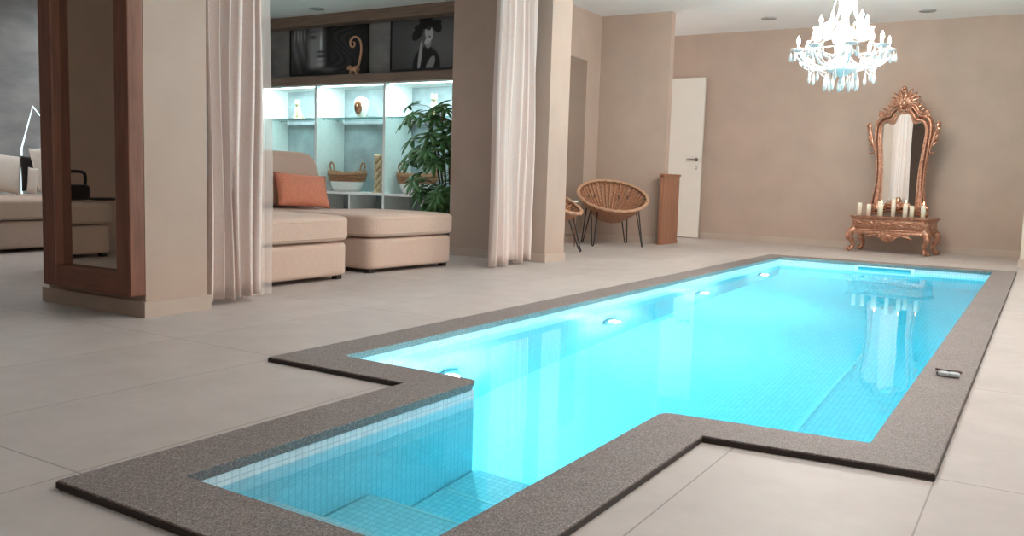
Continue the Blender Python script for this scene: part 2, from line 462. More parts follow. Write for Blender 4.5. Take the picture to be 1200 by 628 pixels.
for k in range(5):
    x = SX0+(SX1-SX0)*k/4; w.box(max(SX0, x-0.03), min(SX1, x+0.03), SY0, SY1, CZ+0.06, CZ+0.12)
struct('added_window_3', w, M['white'])  # bars of the added rooflight, out of view
struct('wall_rear', B().box(-10.2, 3.2, -2.4, -2.2, 0, CZ), M['wall'])
struct('wall_left', B().box(-9.85, -9.65, 2.5, 9.4, 0, CZ), M['concrete'], 'grey concrete-look wall behind the far left sofa')
struct('wall_left_near', B().box(-8.6, -8.4, -2.2, 2.3, 0, CZ), M['wall'])
struct('wall_lounge', B().box(-9.65, -5.2, 9.32, 9.5, 0, 2.06).box(-9.65, -5.2, 9.0, 9.5, 2.062, CZ), M['concrete'], 'grey concrete-look wall behind the display cabinet and the two pictures')
# alcove walls behind the second pillar
struct('wall_alcove_side', B().box(-5.2, -5.05, 7.32, 10.33, 0, CZ), M['wall'], 'taupe alcove wall carrying the tall frameless mirror')
struct('wall_alcove_end', B().box(-5.2, -4.1, 10.33, 10.45, 0, CZ), M['wall'], 'taupe wall end behind the rattan chair')
# pillars
struct('pillar', B().box(-4.66, -3.82, 2.735, 3.11, 0, CZ), M['wall'], 'square taupe pillar carrying the wood framed mirror')
struct('pillar', B().box(-4.96, -3.88, 6.93, 7.30, 0, CZ), M['wall'], 'wide taupe pillar behind the far gathered curtain')
# skirtings
sk = B(); sk.box(-4.70, -3.80, 2.715, 3.125, 0.0, 0.078); struct('baseboard_pillar_near', sk, M['skirt'])
sk = B(); sk.box(-4.97, -3.868, 6.918, 7.312, 0.0, 0.075); struct('baseboard_pillar_far', sk, M['skirt'])
sk = B(); sk.box(-4.195, -0.185, 12.035, 12.05, 0, 0.085); struct('baseboard_back', sk, M['skirt'])
sk = B(); sk.box(-5.05, -5.036, 7.312, 10.33, 0, 0.08); sk.box(-5.036, -4.1, 10.316, 10.33, 0, 0.08); struct('baseboard_alcove', sk, M['skirt'])
sk = B(); sk.box(-0.20, -0.185, 10.505, 12.035, 0, 0.08); sk.box(-0.185, 3.0, 10.505, 10.52, 0, 0.08); struct('baseboard_right', sk, M['skirt'])
# door in the far corner
d = bpy.data.objects.new('door_1', None); COL.objects.link(d); d.location = (-4.21, 12.0, 0); tag(d, 'white flush door in the far corner beside the end wall', None, None, 'structure')
B().box(-0.86, 0, -0.02, 0.02, 0.008, 2.27, bev=0.004).build('door_leaf', M['doorwhite'], d)
h = B(); h.lathe([(0.001, 0), (0.026, 0), (0.026, 0.012), (0.001, 0.012)], 16, T(-0.075, -0.02, 1.12) @ RX(PI/2))
h.tube([(-0.075, -0.02, 1.12), (-0.075, -0.07, 1.12), (-0.085, -0.078, 1.12), (-0.20, -0.078, 1.12)], 0.011, 8)
h.build('door_handle', M['steel_dark'], d)
h = B(); h.lathe([(0.001, 0), (0.024, 0), (0.024, 0.01), (0.001, 0.01)], 16, T(-0.075, -0.02, 1.0) @ RX(PI/2)); h.box(-0.079, -0.071, -0.034, -0.03, 0.985, 1.012)
h.build('keyhole_rose', M['steel'], d)

# ------------------------------------------------------------------ pool
ZT, ZB, ZW, ZF = 0.020, -0.012, -0.045, -1.2
out_ = dict(C=(-1.899, 1.121), B=(-1.882, 2.374), A=(-2.566, 2.384), E=(-2.556, 9.66), F=(-0.187, 9.63), G=(-0.190, 2.444), H=(-0.799, 2.40), D=(-0.803, 1.098))
inn = dict(c=(-1.692, 1.312), b=(-1.688, 2.572), a=(-2.357, 2.588), e=(-2.358, 9.363), f=(-0.378, 9.36), g=(-0.378, 2.632), h=(-0.994, 2.580), d=(-0.997, 1.293))
def arc(p, a, c, rr):
    p, a, c = Vector(p), Vector(a), Vector(c); d1 = (a-p).normalized(); d2 = (c-p).normalized(); res = []
    for k in range(7):
        t = k/6; res.append(tuple(p+d1*rr*(1-t)**2+d2*rr*t**2))
    return res
io = 'cbaefghd'; oo = 'CBAEFGHD'
innl = {k: [inn[k]] for k in io}
innl['b'] = arc(inn['b'], inn['c'], inn['a'], 0.05); innl['h'] = arc(inn['h'], inn['g'], inn['d'], 0.05)
def under(x, y, o=0.010):
    # the lip is undercut: its lower edge lies back from the water by o
    dx = -1 if x < -1.35 else 1
    dy = 1 if y > 9 else -1
    return x+dx*o, y+dy*o
cb = B()
for i in range(8):
    j = (i+1) % 8
    A_ = innl[io[i]]; C_ = innl[io[j]]
    A2 = A_[len(A_)//2:]; C2 = C_[:len(C_)//2+1]
    loop = [out_[oo[i]], out_[oo[j]]]+list(reversed(C2))+list(reversed(A2))
    tv = [cb.bm.verts.new((x, y, ZT)) for x, y in loop]; bv = [cb.bm.verts.new((x, y, ZB)) if k_ < 2 else cb.bm.verts.new((*under(x, y), ZB)) for k_, (x, y) in enumerate(loop)]
    cb.bm.faces.new(tv); cb.bm.faces.new(list(reversed(bv)))
    n = len(loop)
    for k in range(n):
        m = (k+1) % n
        if k in (1, n-1): continue
        cb.bm.faces.new((tv[k], bv[k], bv[m], tv[m]))
bmesh.ops.remove_doubles(cb.bm, verts=cb.bm.verts, dist=1e-5)
struct('pool_coping', cb, M['granite'], 'speckled grey brown granite coping around the stepped pool edge', bevel=0.003)
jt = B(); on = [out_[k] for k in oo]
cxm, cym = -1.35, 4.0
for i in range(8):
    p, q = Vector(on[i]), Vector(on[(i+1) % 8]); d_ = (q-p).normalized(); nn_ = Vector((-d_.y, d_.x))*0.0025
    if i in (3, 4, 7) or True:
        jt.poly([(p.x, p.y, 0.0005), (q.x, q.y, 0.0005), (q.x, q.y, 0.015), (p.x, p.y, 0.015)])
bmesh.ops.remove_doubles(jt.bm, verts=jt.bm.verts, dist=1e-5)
struct('trim_coping_shade_line', jt, M['coping_shade'], solid=0.006)  # dark strip that paints shade onto the coping's outer side
# basin: walls set 14 mm back under the coping
o_ = 0.014
W = dict(c=(-1.692-o_, 1.31-o_), b=(-1.69-o_, 2.572-o_), a=(-2.357-o_, 2.59-o_), e=(-2.357-o_, 9.362+o_), f=(-0.378+o_, 9.362+o_), g=(-0.378+o_, 2.625-o_), h=(-0.995+o_, 2.585-o_), d=(-0.995+o_, 1.295-o_))
pb = B()
for i in range(8):
    p, q = W[io[i]], W[io[(i+1) % 8]]
    pb.poly([(p[0], p[1], ZB), (q[0], q[1], ZB), (q[0], q[1], ZF-0.2), (p[0], p[1], ZF-0.2)])
pb.poly([(W[k][0], W[k][1], ZF) for k in io])
bmesh.ops.remove_doubles(pb.bm, verts=pb.bm.verts, dist=1e-5)
struct('pool_basin', pb, M['mosaic'], 'pool basin lined with small pale blue mosaic tiles')
st = B()
x0, x1 = -1.70, -0.985
for (ya, yb, zt) in ((1.30, 1.6, -0.28), (1.6, 1.99, -0.55), (1.99, 2.575, -0.82)): st.box(x0, x1, ya, yb, ZF, zt)
st.box(-0.88, -0.366, 2.62, 5.5, ZF, -1.05)
struct('pool_steps', st, M['mosaic'], 'underwater mosaic steps and bench')
ns = B(); ns.box(x0+0.02, x1, 2.37, 2.382, -0.82, -0.818); ns.box(x0+0.05, x1, 1.982, 1.992, -0.55, -0.548); ns.box(-0.882, -0.860, 2.63, 5.5, -1.05, -1.046)
struct('trim_step_nosing', ns, M['white'])
wt = B(); e_ = 0.03
Wo = dict(c=(-e_, -e_), b=(-e_, -e_), a=(-e_, -e_), e=(-e_, e_), f=(e_, e_), g=(e_, -e_), h=(e_, -e_), d=(e_, -e_))
top = [wt.bm.verts.new((W[k][0]+Wo[k][0], W[k][1]+Wo[k][1], ZW)) for k in io]
bot = [wt.bm.verts.new((W[k][0]+Wo[k][0], W[k][1]+Wo[k][1], ZF-0.15)) for k in io]
wt.bm.faces.new(top); wt.bm.faces.new(list(reversed(bot)))
for i in range(8):
    j = (i+1) % 8; wt.bm.faces.new((top[i], bot[i], bot[j], top[j]))
tag(wt.build('pool_water', M['water']), 'still turquoise lit water filling the pool', 'water', None, 'stuff')
# underwater lamps on the left wall
lampnames = ['round underwater lamp nearest the pool corner on the left pool wall', 'second round underwater lamp on the left pool wall',
             'third round underwater lamp along the left pool wall', 'farthest round underwater lamp on the left pool wall']
pl = thing('pool_lamp', lampnames[0], 'pool lamp', (-2.371, 3.31, -0.64), 0, 'underwater lamps in the left pool wall')
B().lathe([(0.05, 0), (0.085, 0), (0.085, 0.012), (0.07, 0.02), (0.05, 0.02)], 28, RY(PI/2), cap=False).build('ring', M['steelring'], pl)
B().lathe([(0.0005, 0.012), (0.035, 0.011), (0.052, 0.006)], 24, RY(PI/2)).build('lens', M['lens'], pl)
for k, (y, z) in enumerate(((5.13, -0.66), (6.87, -0.68), (8.65, -0.70))):
    c = copy_tree(pl); c.location = (-2.371, y, z); c['label'] = lampnames[k+1]
sk_ = thing('pool_skimmer', 'white framed skimmer opening in the far pool wall below the console', 'pool skimmer', (-1.33, 9.376, -0.06))
q = B(); w_, h_ = 0.28, 0.05
q.box(-w_, w_, -0.012, 0, h_-0.012, h_); q.box(-w_, w_, -0.012, 0, -h_, -h_+0.012); q.box(-w_, -w_+0.035, -0.012, 0, -h_+0.012, h_-0.012); q.box(w_-0.035, w_, -0.012, 0, -h_+0.012, h_-0.012)
q.build('frame', M['white'], sk_)
B().box(-w_+0.035, w_-0.035, -0.006, 0, -h_+0.012, h_-0.012).build('flap', plain('teal_flap', (0.05, 0.35, 0.42), 0.4), sk_)

# goggles on the right coping
g = thing('swim_goggles', 'clear swim goggles lying on the granite coping at the right', 'goggles', (-0.278, 3.84, ZT), math.radians(6))
for s in (-1, 1):
    B().squircle((s*0.018, -0.045, 0.011), (0.022, 0.020, 0.010), 3, 6).build('lens', M['goggle'], g)
B().tube([(-0.006, -0.045, 0.012), (0, -0.048, 0.015), (0.006, -0.045, 0.012)], 0.004, 6).build('nose_bridge', M['steel'], g)
B().tube(crom([(-0.04, -0.04, 0.01), (-0.04, 0.0, 0.007), (-0.015, 0.035, 0.008), (0.02, 0.03, 0.010), (0.045, 0.045, 0.006), (0.035, 0.06, 0.006), (-0.01, 0.055, 0.006), (-0.045, 0.07, 0.006)], 6), 0.005, 6).build('strap', M['strap'], g)

# ------------------------------------------------------------------ mirror on the near pillar
mf = thing('wall_mirror', 'tall brown wood framed mirror covering the front of the near pillar', 'mirror', (-4.2, 2.735, 0))
w0, w1, zb, zt = -0.375, 0.38, 0.11, 2.45; fw = 0.115
for x_ in (w0, w1-fw): B().box(x_, x_+fw, -0.085, -0.0, zb, zt, bev=0.008).build('stile', M['frame_wood'], mf)
for z_ in (zb, zt-fw): B().box(w0+fw, w1-fw, -0.08, -0.0, z_, z_+fw, bev=0.006).build('rail', M['frame_wood_x'], mf)
B().box(w0+fw, w1-fw, -0.035, -0.005, zb+fw, zt-fw).build('glass', M['mirror_smoke'], mf)

# ------------------------------------------------------------------ curtains
def curtain(name, label, X, y0, y1, zbot, nf, amp, seed, mat, top_pinch=0.85, ys_bulge=0.0, hem=0.0, shear=0.0, solid=0.004):
    rnd = random.Random(seed); ph = [rnd.uniform(-0.6, 0.6) for _ in range(nf+2)]; am = [rnd.uniform(0.6, 1.25) for _ in range(nf+2)]
    nz, ns_ = 34, nf*14; R = []
    mid = (y0+y1)/2
    for j in range(nz+1):
        t = j/nz; z = zbot+(CZ-0.03-zbot)*t; row = []
        k = 1-(1-top_pinch)*t**1.3+ys_bulge*math.sin(PI*min(1, t*1.6))*0.5
        for i in range(ns_+1):
            s = i/ns_; q = (s+0.035*math.sin(2*PI*s*1.7+seed)*math.sin(PI*s))*nf; q = min(nf-1e-6, max(0, q)); a = int(min(nf-1, q)); fr_ = q-a
            amp_i = amp*(am[a]*(1-fr_)+am[a+1]*fr_)
            wob = ph[a]*(1-fr_)+ph[a+1]*fr_
            w = math.sin(2*PI*q+wob*(1.2-t)+0.5*math.sin(3*t+a))
            w = math.copysign(abs(w)**0.75, w)
            x = X+amp_i*w*(1.05-0.25*t)+0.006*math.sin(9*t+5*s)
            y = mid+(s-0.5)*(y1-y0)*k+shear*(1-t)+0.012*math.sin(2*PI*q*2+1)*0.6+0.01*math.sin(6*t+a)
            zz = z+(hem*math.sin(2*PI*q*0.5+seed)*(1-t)**6)
            row.append((x, y, zz))
        R.append(row)
    b = B(); b.rings(R, False, False, True)
    o = b.build(name, mat, None, solid=solid)
    return o
c1 = curtain('curtain', '', -3.90, 3.16, 3.56, 0.035, 6, 0.050, 3, M['curtain'], 1.0, 0.0, 0.008)
tag(c1, 'pale linen curtain gathered beside the near pillar with the mirror', 'curtain', 'gathered linen curtains')
c2 = curtain('curtain', '', -3.955, 6.10, 6.80, 0.03, 6, 0.055, 11, M['curtain'], 0.86, 0.04, 0.018)
tag(c2, 'pale linen curtain gathered in front of the far pillar', 'curtain', 'gathered linen curtains')
c3 = curtain('sheer_curtain', '', -3.99, 3.50, 3.715, 0.01, 2, 0.012, 5, M['sheer'], 1.0, 0, 0.0, solid=0.0)
tag(c3, 'narrow see-through voile strip at the right edge of the near curtain', 'curtain')
B().box(-3.99, -3.86, 3.12, 6.92, CZ-0.022, CZ-0.0005).build('curtain_rail', M['white']); tag(bpy.data.objects['curtain_rail'], 'white ceiling rail carrying the pale curtains between the pillars', 'curtain rail')

# ------------------------------------------------------------------ seating
def seat_block(root, cx, cy, hx, hy, seat=True, mat='sofa', top=0.47):
    """upholstered plinth and a domed box cushion with piping"""
    b = B(); b.squircle((cx, cy, 0.148), (hx*0.985, hy*0.985, 0.122), 16, 12); b.build('base', M[mat], root)
    b = B(); b.squircle((cx, cy, (0.272+top-0.015)/2), (hx+0.02, hy+0.02, (top-0.015-0.272)/2), 9, 16, 0.10); cu = b.build('seat_cushion', M[mat], root)
    for z, k in ((top-0.055, 1.008), (0.305, 1.008)):
        pts = []
        for i in range(72):
            a = 2*PI*i/72; ca, sa = math.cos(a), math.sin(a); e = 9
            kk = (abs(ca)**e+abs(sa)**e)**(-1/e)
            pts.append((cx+ca*kk*(hx+0.02)*0.995, cy+sa*kk*(hy+0.02)*0.995, z))
        B().tube(pts, 0.0045, 5, True).build('piping', M[mat], cu)
    for sx in (-1, 1):
        for sy in (-1, 1):
            B().box(cx+sx*(hx-0.07)-0.025, cx+sx*(hx-0.07)+0.025, cy+sy*(hy-0.07)-0.025, cy+sy*(hy-0.07)+0.025, 0.0, 0.03).build('foot', M['black'], root)
ot = thing('ottoman', 'beige linen ottoman with piped cushion standing between sofa and far pillar', 'ottoman', (-4.76, 5.57, 0), math.radians(-3))
seat_block(ot, 0, 0, 0.45, 0.515)
sf = thing('sofa', 'beige linen corner sofa with a chaise reaching toward the pool', 'sofa', (-4.25, 4.15, 0))
seat_block(sf, -0.47, 0.03, 0.48, 0.535, top=0.475)
def slab(root, cx, cy, hx, hy, mat='sofa'):
    B().squircle((cx, cy, 0.148), (hx, hy, 0.122), 16, 12).build('base', M[mat], root)
    B().squircle((cx, cy, 0.36), (hx+0.015, hy+0.015, 0.09), 9, 14, 0.08).build('seat_cushion', M[mat], root)
slab(sf, -1.385, 0.55, 0.37, 1.15)
B().squircle((-1.80, 0.45, 0.32), (0.075, 1.05, 0.30), 10, 10).build('backrest', M['sofa'], sf)
bc = B(); bc.squircle((0, 0, 0), (0.10, 0.45, 0.235), 6, 12, 0.0)
for v in bc.bm.verts:
    if v.co.y > 0: v.co.y *= 1-0.45*(v.co.z+0.1)

tag(bc.build('back_cushion', M['sofa'], None, loc=(-5.61, 5.32, 0.695), rot=(0, math.radians(-12), 0)), 'large beige back cushion leaning behind the coral pillow', 'cushion')
pm = B(); pm.pillow(0.485, 0.305, 0.13)
tag(pm.build('throw_pillow', M['orange'], None, loc=(-5.35, 5.34, 0.605), rot=(math.radians(-24), math.radians(3), math.radians(72))), 'coral satin throw pillow leaning on the sofa', 'pillow')

ls = thing('sofa', 'beige sofa seen left of the near pillar against the grey concrete wall', 'sofa', (-7.5, 4.4, 0), math.radians(8))
seat_block(ls, -0.55, 0.15, 0.55, 0.95, mat='sofadark', top=0.48)
def throw(name, label, mat, loc, rot, w, h, t_=0.14):
    b = B(); b.pillow(w, h, t_); return tag(b.build(name, M[mat], None, loc=loc, rot=rot), label, 'pillow')
throw('throw_pillow', 'cream pillow at the left picture edge leaning on the far left sofa', 'whitefab', (-8.0, 4.25, 0.675), (math.radians(-14), math.radians(8), math.radians(80)), 0.36, 0.36)
throw('throw_pillow', 'white pillow in front of the black one on the far left sofa', 'whitefab', (-7.86, 4.475, 0.61), (math.radians(-8), math.radians(6), math.radians(70)), 0.085, 0.24, 0.05)
throw('throw_pillow', 'black pillow between two white ones on the far left sofa', 'blackfab', (-8.14, 4.62, 0.67), (math.radians(-10), 0, math.radians(72)), 0.17, 0.34, 0.08)
throw('throw_pillow', 'tall white pillow next to the mirror frame on the far left sofa', 'whitefab', (-7.97, 4.62, 0.71), (math.radians(-10), math.radians(-8), math.radians(75)), 0.13, 0.42, 0.08)
# house outline lamp
hl = thing('floor_lamp', 'thin white house outline tube lamp behind the far left sofa', 'lamp', (-9.2, 5.25, 0))
B().tube([(0, -0.135, 0.03), (0, -0.12, 0.92), (0, 0.01, 1.37), (0, 0.36, 0.95), (0, 0.36, 0.03)], 0.009, 8).build('light_tube', M['tubelamp'], hl)
B().box(-0.08, 0.08, -0.2, 0.42, 0, 0.03, bev=0.005).build('base', M['white'], hl)

# ottoman and bag reflected in the pillar mirror
ro = thing('ottoman', 'beige ottoman seen in the reflection of the wood framed mirror', 'ottoman', (-7.15, 1.46, 0), 0)
seat_block(ro, 0, 0, 0.46, 0.56, mat='sofadark')
hb = thing('handbag', 'black handbag on the ottoman reflected in the wood framed mirror', 'bag', (-6.88, 1.12, 0.470), math.radians(80))
B().squircle((0, 0, 0.065), (0.11, 0.05, 0.065), 6, 8).build('body', M['blackfab'], hb)
B().tube(crom([(-0.09, 0, 0.11), (-0.095, 0, 0.20), (-0.06, 0, 0.235), (0.06, 0, 0.235), (0.095, 0, 0.20), (0.09, 0, 0.11)], 5), 0.014, 6).build('handle', M['blackfab'], hb)
sb = B(); sb.squircle((0, -0.08, 0.014), (0.10, 0.10, 0.012), 5, 8, 0.2)
tag(sb.build('scarf', M['blackfab'], None, loc=(-6.86, 0.985, 0.468)), 'flat black cloth beside the handbag in the mirror reflection', 'cloth')

# ------------------------------------------------------------------ display cabinet
cb_ = thing('display_cabinet', 'white open display cabinet with cyan lit niches and a wooden top band', 'cabinet', (-7.9, 8.75, 0))
L, Rr, D = -1.73, 1.79, 0.55
def pt(name, mat, *boxes, parent=cb_, **kw):
    b = B()
    for q in boxes: b.box(*q)
    return b.build(name, M[mat], parent, **kw)
dv = [L, -0.63, 0.57, Rr]
for x in dv: pt('upright_panel', 'white', (x-0.018, x+0.018, 0.0, D, 0.0, 1.95))
pt('bottom_board', 'white', *[(a+0.018, c-0.018, 0.0, D, 0.495, 0.525) for a, c in zip(dv[:-1], dv[1:])])
pt('back_panel', 'cubback', (L+0.018, Rr-0.018, D, D+0.012, 0.0, 1.95))
pt('top_board', 'white', *[(a+0.018, c-0.018, 0.01, D, 1.93, 1.95) for a, c in zip(dv[:-1], dv[1:])])
pt('top_band', 'band_wood', (L-0.02, Rr+0.9, -0.02, D, 1.95, 2.06))
pt('header', 'band_wood', (L-0.02, Rr+0.9, 0.0, 0.20, 2.745, 2.878))
for a, c in zip(dv[:-1], dv[1:]):
    m = (a+c)/2
    gs = pt('glass_shelf', 'glass_shelf', (a+0.02, c-0.02, 0.02, D-0.05, 1.495, 1.507))
    pt('front_edge', 'glass_edge', (a+0.02, c-0.02, 0.012, 0.02, 1.495, 1.507), parent=gs)
    pt('divider', 'white', (m-0.012, m+0.012, 0.02, D, 0.02, 0.495))
    ld = pt('led_strip', 'led', (a+0.05, c-0.05, 0.045, 0.06, 1.922, 1.9295))
    for y in (0.12, 0.40):
        pt('shelf_pin', 'steel', (a+0.018, a+0.04, y, y+0.012, 1.484, 1.495)); pt('shelf_pin', 'steel', (c-0.04, c-0.018, y, y+0.012, 1.484, 1.495))

# ornaments on glass shelves
def cat_fig(loc, rz, label, k=1.0):
    b = B()
    b.ell((0, 0.02, 0.075), (0.052, 0.062, 0.075)); b.ell((0, -0.012, 0.13), (0.038, 0.04, 0.075)); b.ell((0, -0.025, 0.215), (0.04, 0.042, 0.038))
    b.ell((0, -0.06, 0.207), (0.016, 0.016, 0.014))
    for s in (-1, 1):
        b.lathe([(0.014, 0), (0.008, 0.018), (0.001, 0.034)], 8, T(s*0.022, -0.02, 0.243) @ RY(s*0.2))
        b.tube([(s*0.02, -0.04, 0.14), (s*0.021, -0.055, 0.07), (s*0.021, -0.058, 0.01)], [0.016, 0.013, 0.012], 8)
        b.ell((s*0.021, -0.066, 0.012), (0.014, 0.022, 0.012)); b.ell((s*0.045, 0.01, 0.045), (0.024, 0.045, 0.045)); b.ell((s*0.045, -0.035, 0.012), (0.015, 0.026, 0.012))
    b.tube(crom([(0.02, 0.07, 0.02), (0.06, 0.07, 0.016), (0.085, 0.03, 0.016), (0.082, -0.03, 0.016)], 5), 0.012, 8)
    o = b.build('cat_figurine', M['ornament'], None, remesh=0.006, loc=loc, rot=(0, 0, rz)); o.scale = (k, k, k)
    return tag(o, label, 'figurine', 'gold cat figurines on the glass shelves')
cat_fig((-9.03, 8.92, 1.507), 0.5, 'pale gold cat figurine on the glass shelf of the leftmost lit niche')
cat_fig((-6.66, 8.92, 1.507), 0.6, 'pale gold cat figurine on the glass shelf above the plant leaves', 1.08)
ov = thing('head_vase', 'egg shaped pearl ornament with a copper front in the middle lit niche', 'ornament', (-7.86, 8.92, 1.507), math.radians(15))
B().lathe([(0.001, 0), (0.05, 0.0), (0.058, 0.02), (0.085, 0.08), (0.1, 0.16), (0.094, 0.215), (0.07, 0.262), (0.045, 0.275), (0.04, 0.272), (0.001, 0.26)], 24).build('body', M['pearl'], ov)
b = B(); b.ell((-0.012, -0.075, 0.15), (0.062, 0.034, 0.10)); b.ell((-0.012, -0.11, 0.14), (0.012, 0.014, 0.028)); b.ell((-0.012, -0.103, 0.095), (0.022, 0.012, 0.009)); b.ell((-0.034, -0.1, 0.17), (0.014, 0.011, 0.008)); b.ell((0.012, -0.1, 0.17), (0.014, 0.011, 0.008))
b.build('face_relief', M['copperface'], ov)
# baskets
def basket(loc, label, k=1.0):
    t = thing('basket', label, 'basket', loc, 0, 'two tone baskets in the lit niches')
    def prof(z): return 0.19+0.11*(z/0.27)**0.8
    def ring(z, k2=1.0, sag=0.0): return [(prof(z)*1.08*k2*math.cos(a), prof(z)*0.62*k2*math.sin(a), z+sag*(math.cos(a)**2)) for a in [2*PI*i/40 for i in range(40)]]
    b = B(); b.rings([[(x*0.02, y*0.02, 0.0) for x, y, z in ring(0)], ring(0.0), ring(0.04), ring(0.08), ring(0.135)]); b.build('painted_base', M['white'], t)
    b = B(); b.rings([ring(0.135, 1.005), ring(0.18, 1.012), ring(0.22, 1.012, 0.01), ring(0.262, 1.0, 0.03), ring(0.262, 0.95, 0.03), ring(0.15, 0.94)]); b.build('woven_upper', M['wicker_basket'], t)
    for i, z in enumerate((0.15, 0.175, 0.2, 0.225)):
        B().tube(ring(z, 1.02, 0.02*i/3), 0.011, 6, True).build('woven_coil', M['wicker_basket'], t)
    for s in (-1, 1):
        B().tube(crom([(s*0.25, 0, 0.235), (s*0.30, 0, 0.30), (s*0.315, 0, 0.36), (s*0.285, 0, 0.395), (s*0.25, 0, 0.36), (s*0.235, 0, 0.30), (s*0.225, 0, 0.25)], 5), 0.012, 7).build('handle', M['wicker_basket'], t)
    t.scale = (k, k, k); return t
basket((-8.16, 8.98, 0.525), 'two tone seagrass basket in the middle lit niche')
basket((-6.95, 8.98, 0.525), 'two tone seagrass basket partly behind the green plant', 1.0)
# braided ornament
b = B()
for s in (0, 1, 2):
    b.tube([(0.038*math.cos(2*PI*s/3+t*0.42), 0.038*math.sin(2*PI*s/3+t*0.42)*0.8, 0.01+0.0205*t) for t in range(25)], 0.026, 8)
b.box(-0.075, 0.075, -0.05, 0.05, 0, 0.018, bev=0.004)
tag(b.build('braided_ornament', M['wicker_pale'], None, loc=(-7.565, 8.93, 0.525)), 'upright braided straw ornament standing right of the middle basket', 'ornament')

# ------------------------------------------------------------------ pictures
def ss(a, b_, x):
    t = max(0, min(1, (x-a)/(b_-a))); return t*t*(3-2*t)
def g2(u, v, cx, cy, sx, sy): return math.exp(-((u-cx)/sx)**2-((v-cy)/sy)**2)
def pic_face(u, v):
    # close-up of a face half lost in shadow, wet hair to the right; u 0..1, v 0..1 (up)
    c = 0.012
    c += 0.10*g2(u, v, 0.10, 0.62, 0.14, 0.5)*(0.75+0.25*math.sin(60*u+9*v))          # hand, fingers
    for k in range(4): c += 0.16*g2(u, v, 0.05+0.045*k, 0.86, 0.012, 0.14)
    c += 0.16*ss(0.2, 0.3, u)*(1-ss(0.36, 0.50, u))*ss(0.03, 0.2, v)*(1-0.3*ss(0.8, 1, v))  # cheek
    c += 0.30*g2(u, v, 0.405, 0.66, 0.014, 0.22)      # nose ridge
    c += 0.13*g2(u, v, 0.40, 0.2, 0.05, 0.06)         # chin
    c += 0.16*g2(u, v, 0.40, 0.315, 0.045, 0.022)     # lower lip
    c *= 1-0.85*g2(u, v, 0.40, 0.375, 0.055, 0.022)   # mouth line
    c *= 1-0.8*g2(u, v, 0.40, 0.475, 0.05, 0.03)      # nostrils
    c *= 1-0.85*g2(u, v, 0.30, 0.80, 0.05, 0.04)      # eye
    c *= 1-0.6*g2(u, v, 0.29, 0.92, 0.08, 0.03)       # brow
    c += 0.014*ss(0.5, 0.6, u)*(0.5+0.5*math.sin(60*(u-0.5)+9*math.sin(7*v+4*u)))*(1-ss(0.75, 0.95, u))
    c += 0.07*g2(u, v, 0.5, 0.08, 0.09, 0.05)
    return max(0.004, c)
def pic_hat(u, v):
    # figure under a wide brimmed hat, hand raised to the chin
    c = 0.045+0.03*g2(u, v, 0.75, 0.45, 0.4, 0.5)
    def blob(x, y, rx, ry, rot=0.0, e=1.0):
        ca, sa = math.cos(rot), math.sin(rot); dx, dy = (u-x), (v-y)*0.62
        p = ((dx*ca+dy*sa)/rx)**2+((-dx*sa+dy*ca)/ry)**2
        return 1-ss(0.85, 1.15, p)
    body = blob(0.52, 0.05, 0.2, 0.24); c = c*(1-body)+0.006*body
    sh = blob(0.575, 0.06, 0.05, 0.12, -0.45); c = c*(1-sh)+0.16*sh
    neck = blob(0.54, 0.52, 0.045, 0.075); c = c*(1-neck)+0.17*neck
    face = blob(0.55, 0.70, 0.058, 0.10, 0.15); c = c*(1-face)+0.26*face
    brim = max(blob(0.385, 0.71, 0.062, 0.105, -0.7), blob(0.665, 0.83, 0.06, 0.085, 0.5)); c = c*(1-brim)+0.005*brim
    brim2 = blob(0.53, 0.865, 0.20, 0.045, 0.14); c = c*(1-brim2)+0.005*brim2
    cr = blob(0.50, 0.98, 0.095, 0.10); c = c*(1-cr)+0.005*cr
    eye = blob(0.545, 0.79, 0.035, 0.02); c = c*(1-eye)+0.02*eye
    lip = blob(0.56, 0.63, 0.018, 0.011); c = c*(1-lip)+0.05*lip
    hand = blob(0.53, 0.545, 0.05, 0.03, 0.6); c = c*(1-hand)+0.3*hand
    arm = blob(0.425, 0.24, 0.024, 0.2, -0.12); c = c*(1-arm)+0.24*arm
    return max(0.004, c)
def picture(name, label, x0, x1, z0, z1, fn, Y):
    t = thing(name, label, 'picture', ((x0+x1)/2, Y, z0), 0, 'black and white pictures above the cabinet')
    w, h = (x1-x0)/2, z1-z0; fw = 0.018
    b = B(); b.box(-w, w, -0.03, 0, 0, fw); b.box(-w, w, -0.03, 0, h-fw, h); b.box(-w, -w+fw, -0.03, 0, fw, h-fw); b.box(w-fw, w, -0.03, 0, fw, h-fw)
    b.build('frame', M['blackgloss'], t)
    nx, nz = 150, 76; iw, ih = w-fw, h-2*fw
    b = B(); b.rings([[(-iw+2*iw*i/nx, -0.018, fw+ih*j/nz) for i in range(nx+1)] for j in range(nz+1)], False, False, False)
    o = b.build('print', M['print'], t)
    a = o.data.color_attributes.new('print', 'FLOAT_COLOR', 'POINT')
    for i, v in enumerate(o.data.vertices):
        g_ = fn((v.co.x+iw)/(2*iw), (v.co.z-fw)/ih); a.data[i].color = (g_*2.3, g_*2.4, g_*2.55, 1)
    return t
picture('framed_picture', 'black and white close-up of a face, framed in black, left of the two', -9.25, -7.81, 2.115, 2.77, pic_face, 8.998)
picture('framed_picture', 'black and white picture of a figure in a wide hat, right of the two', -7.43, -6.30, 2.115, 2.77, pic_hat, 8.998)
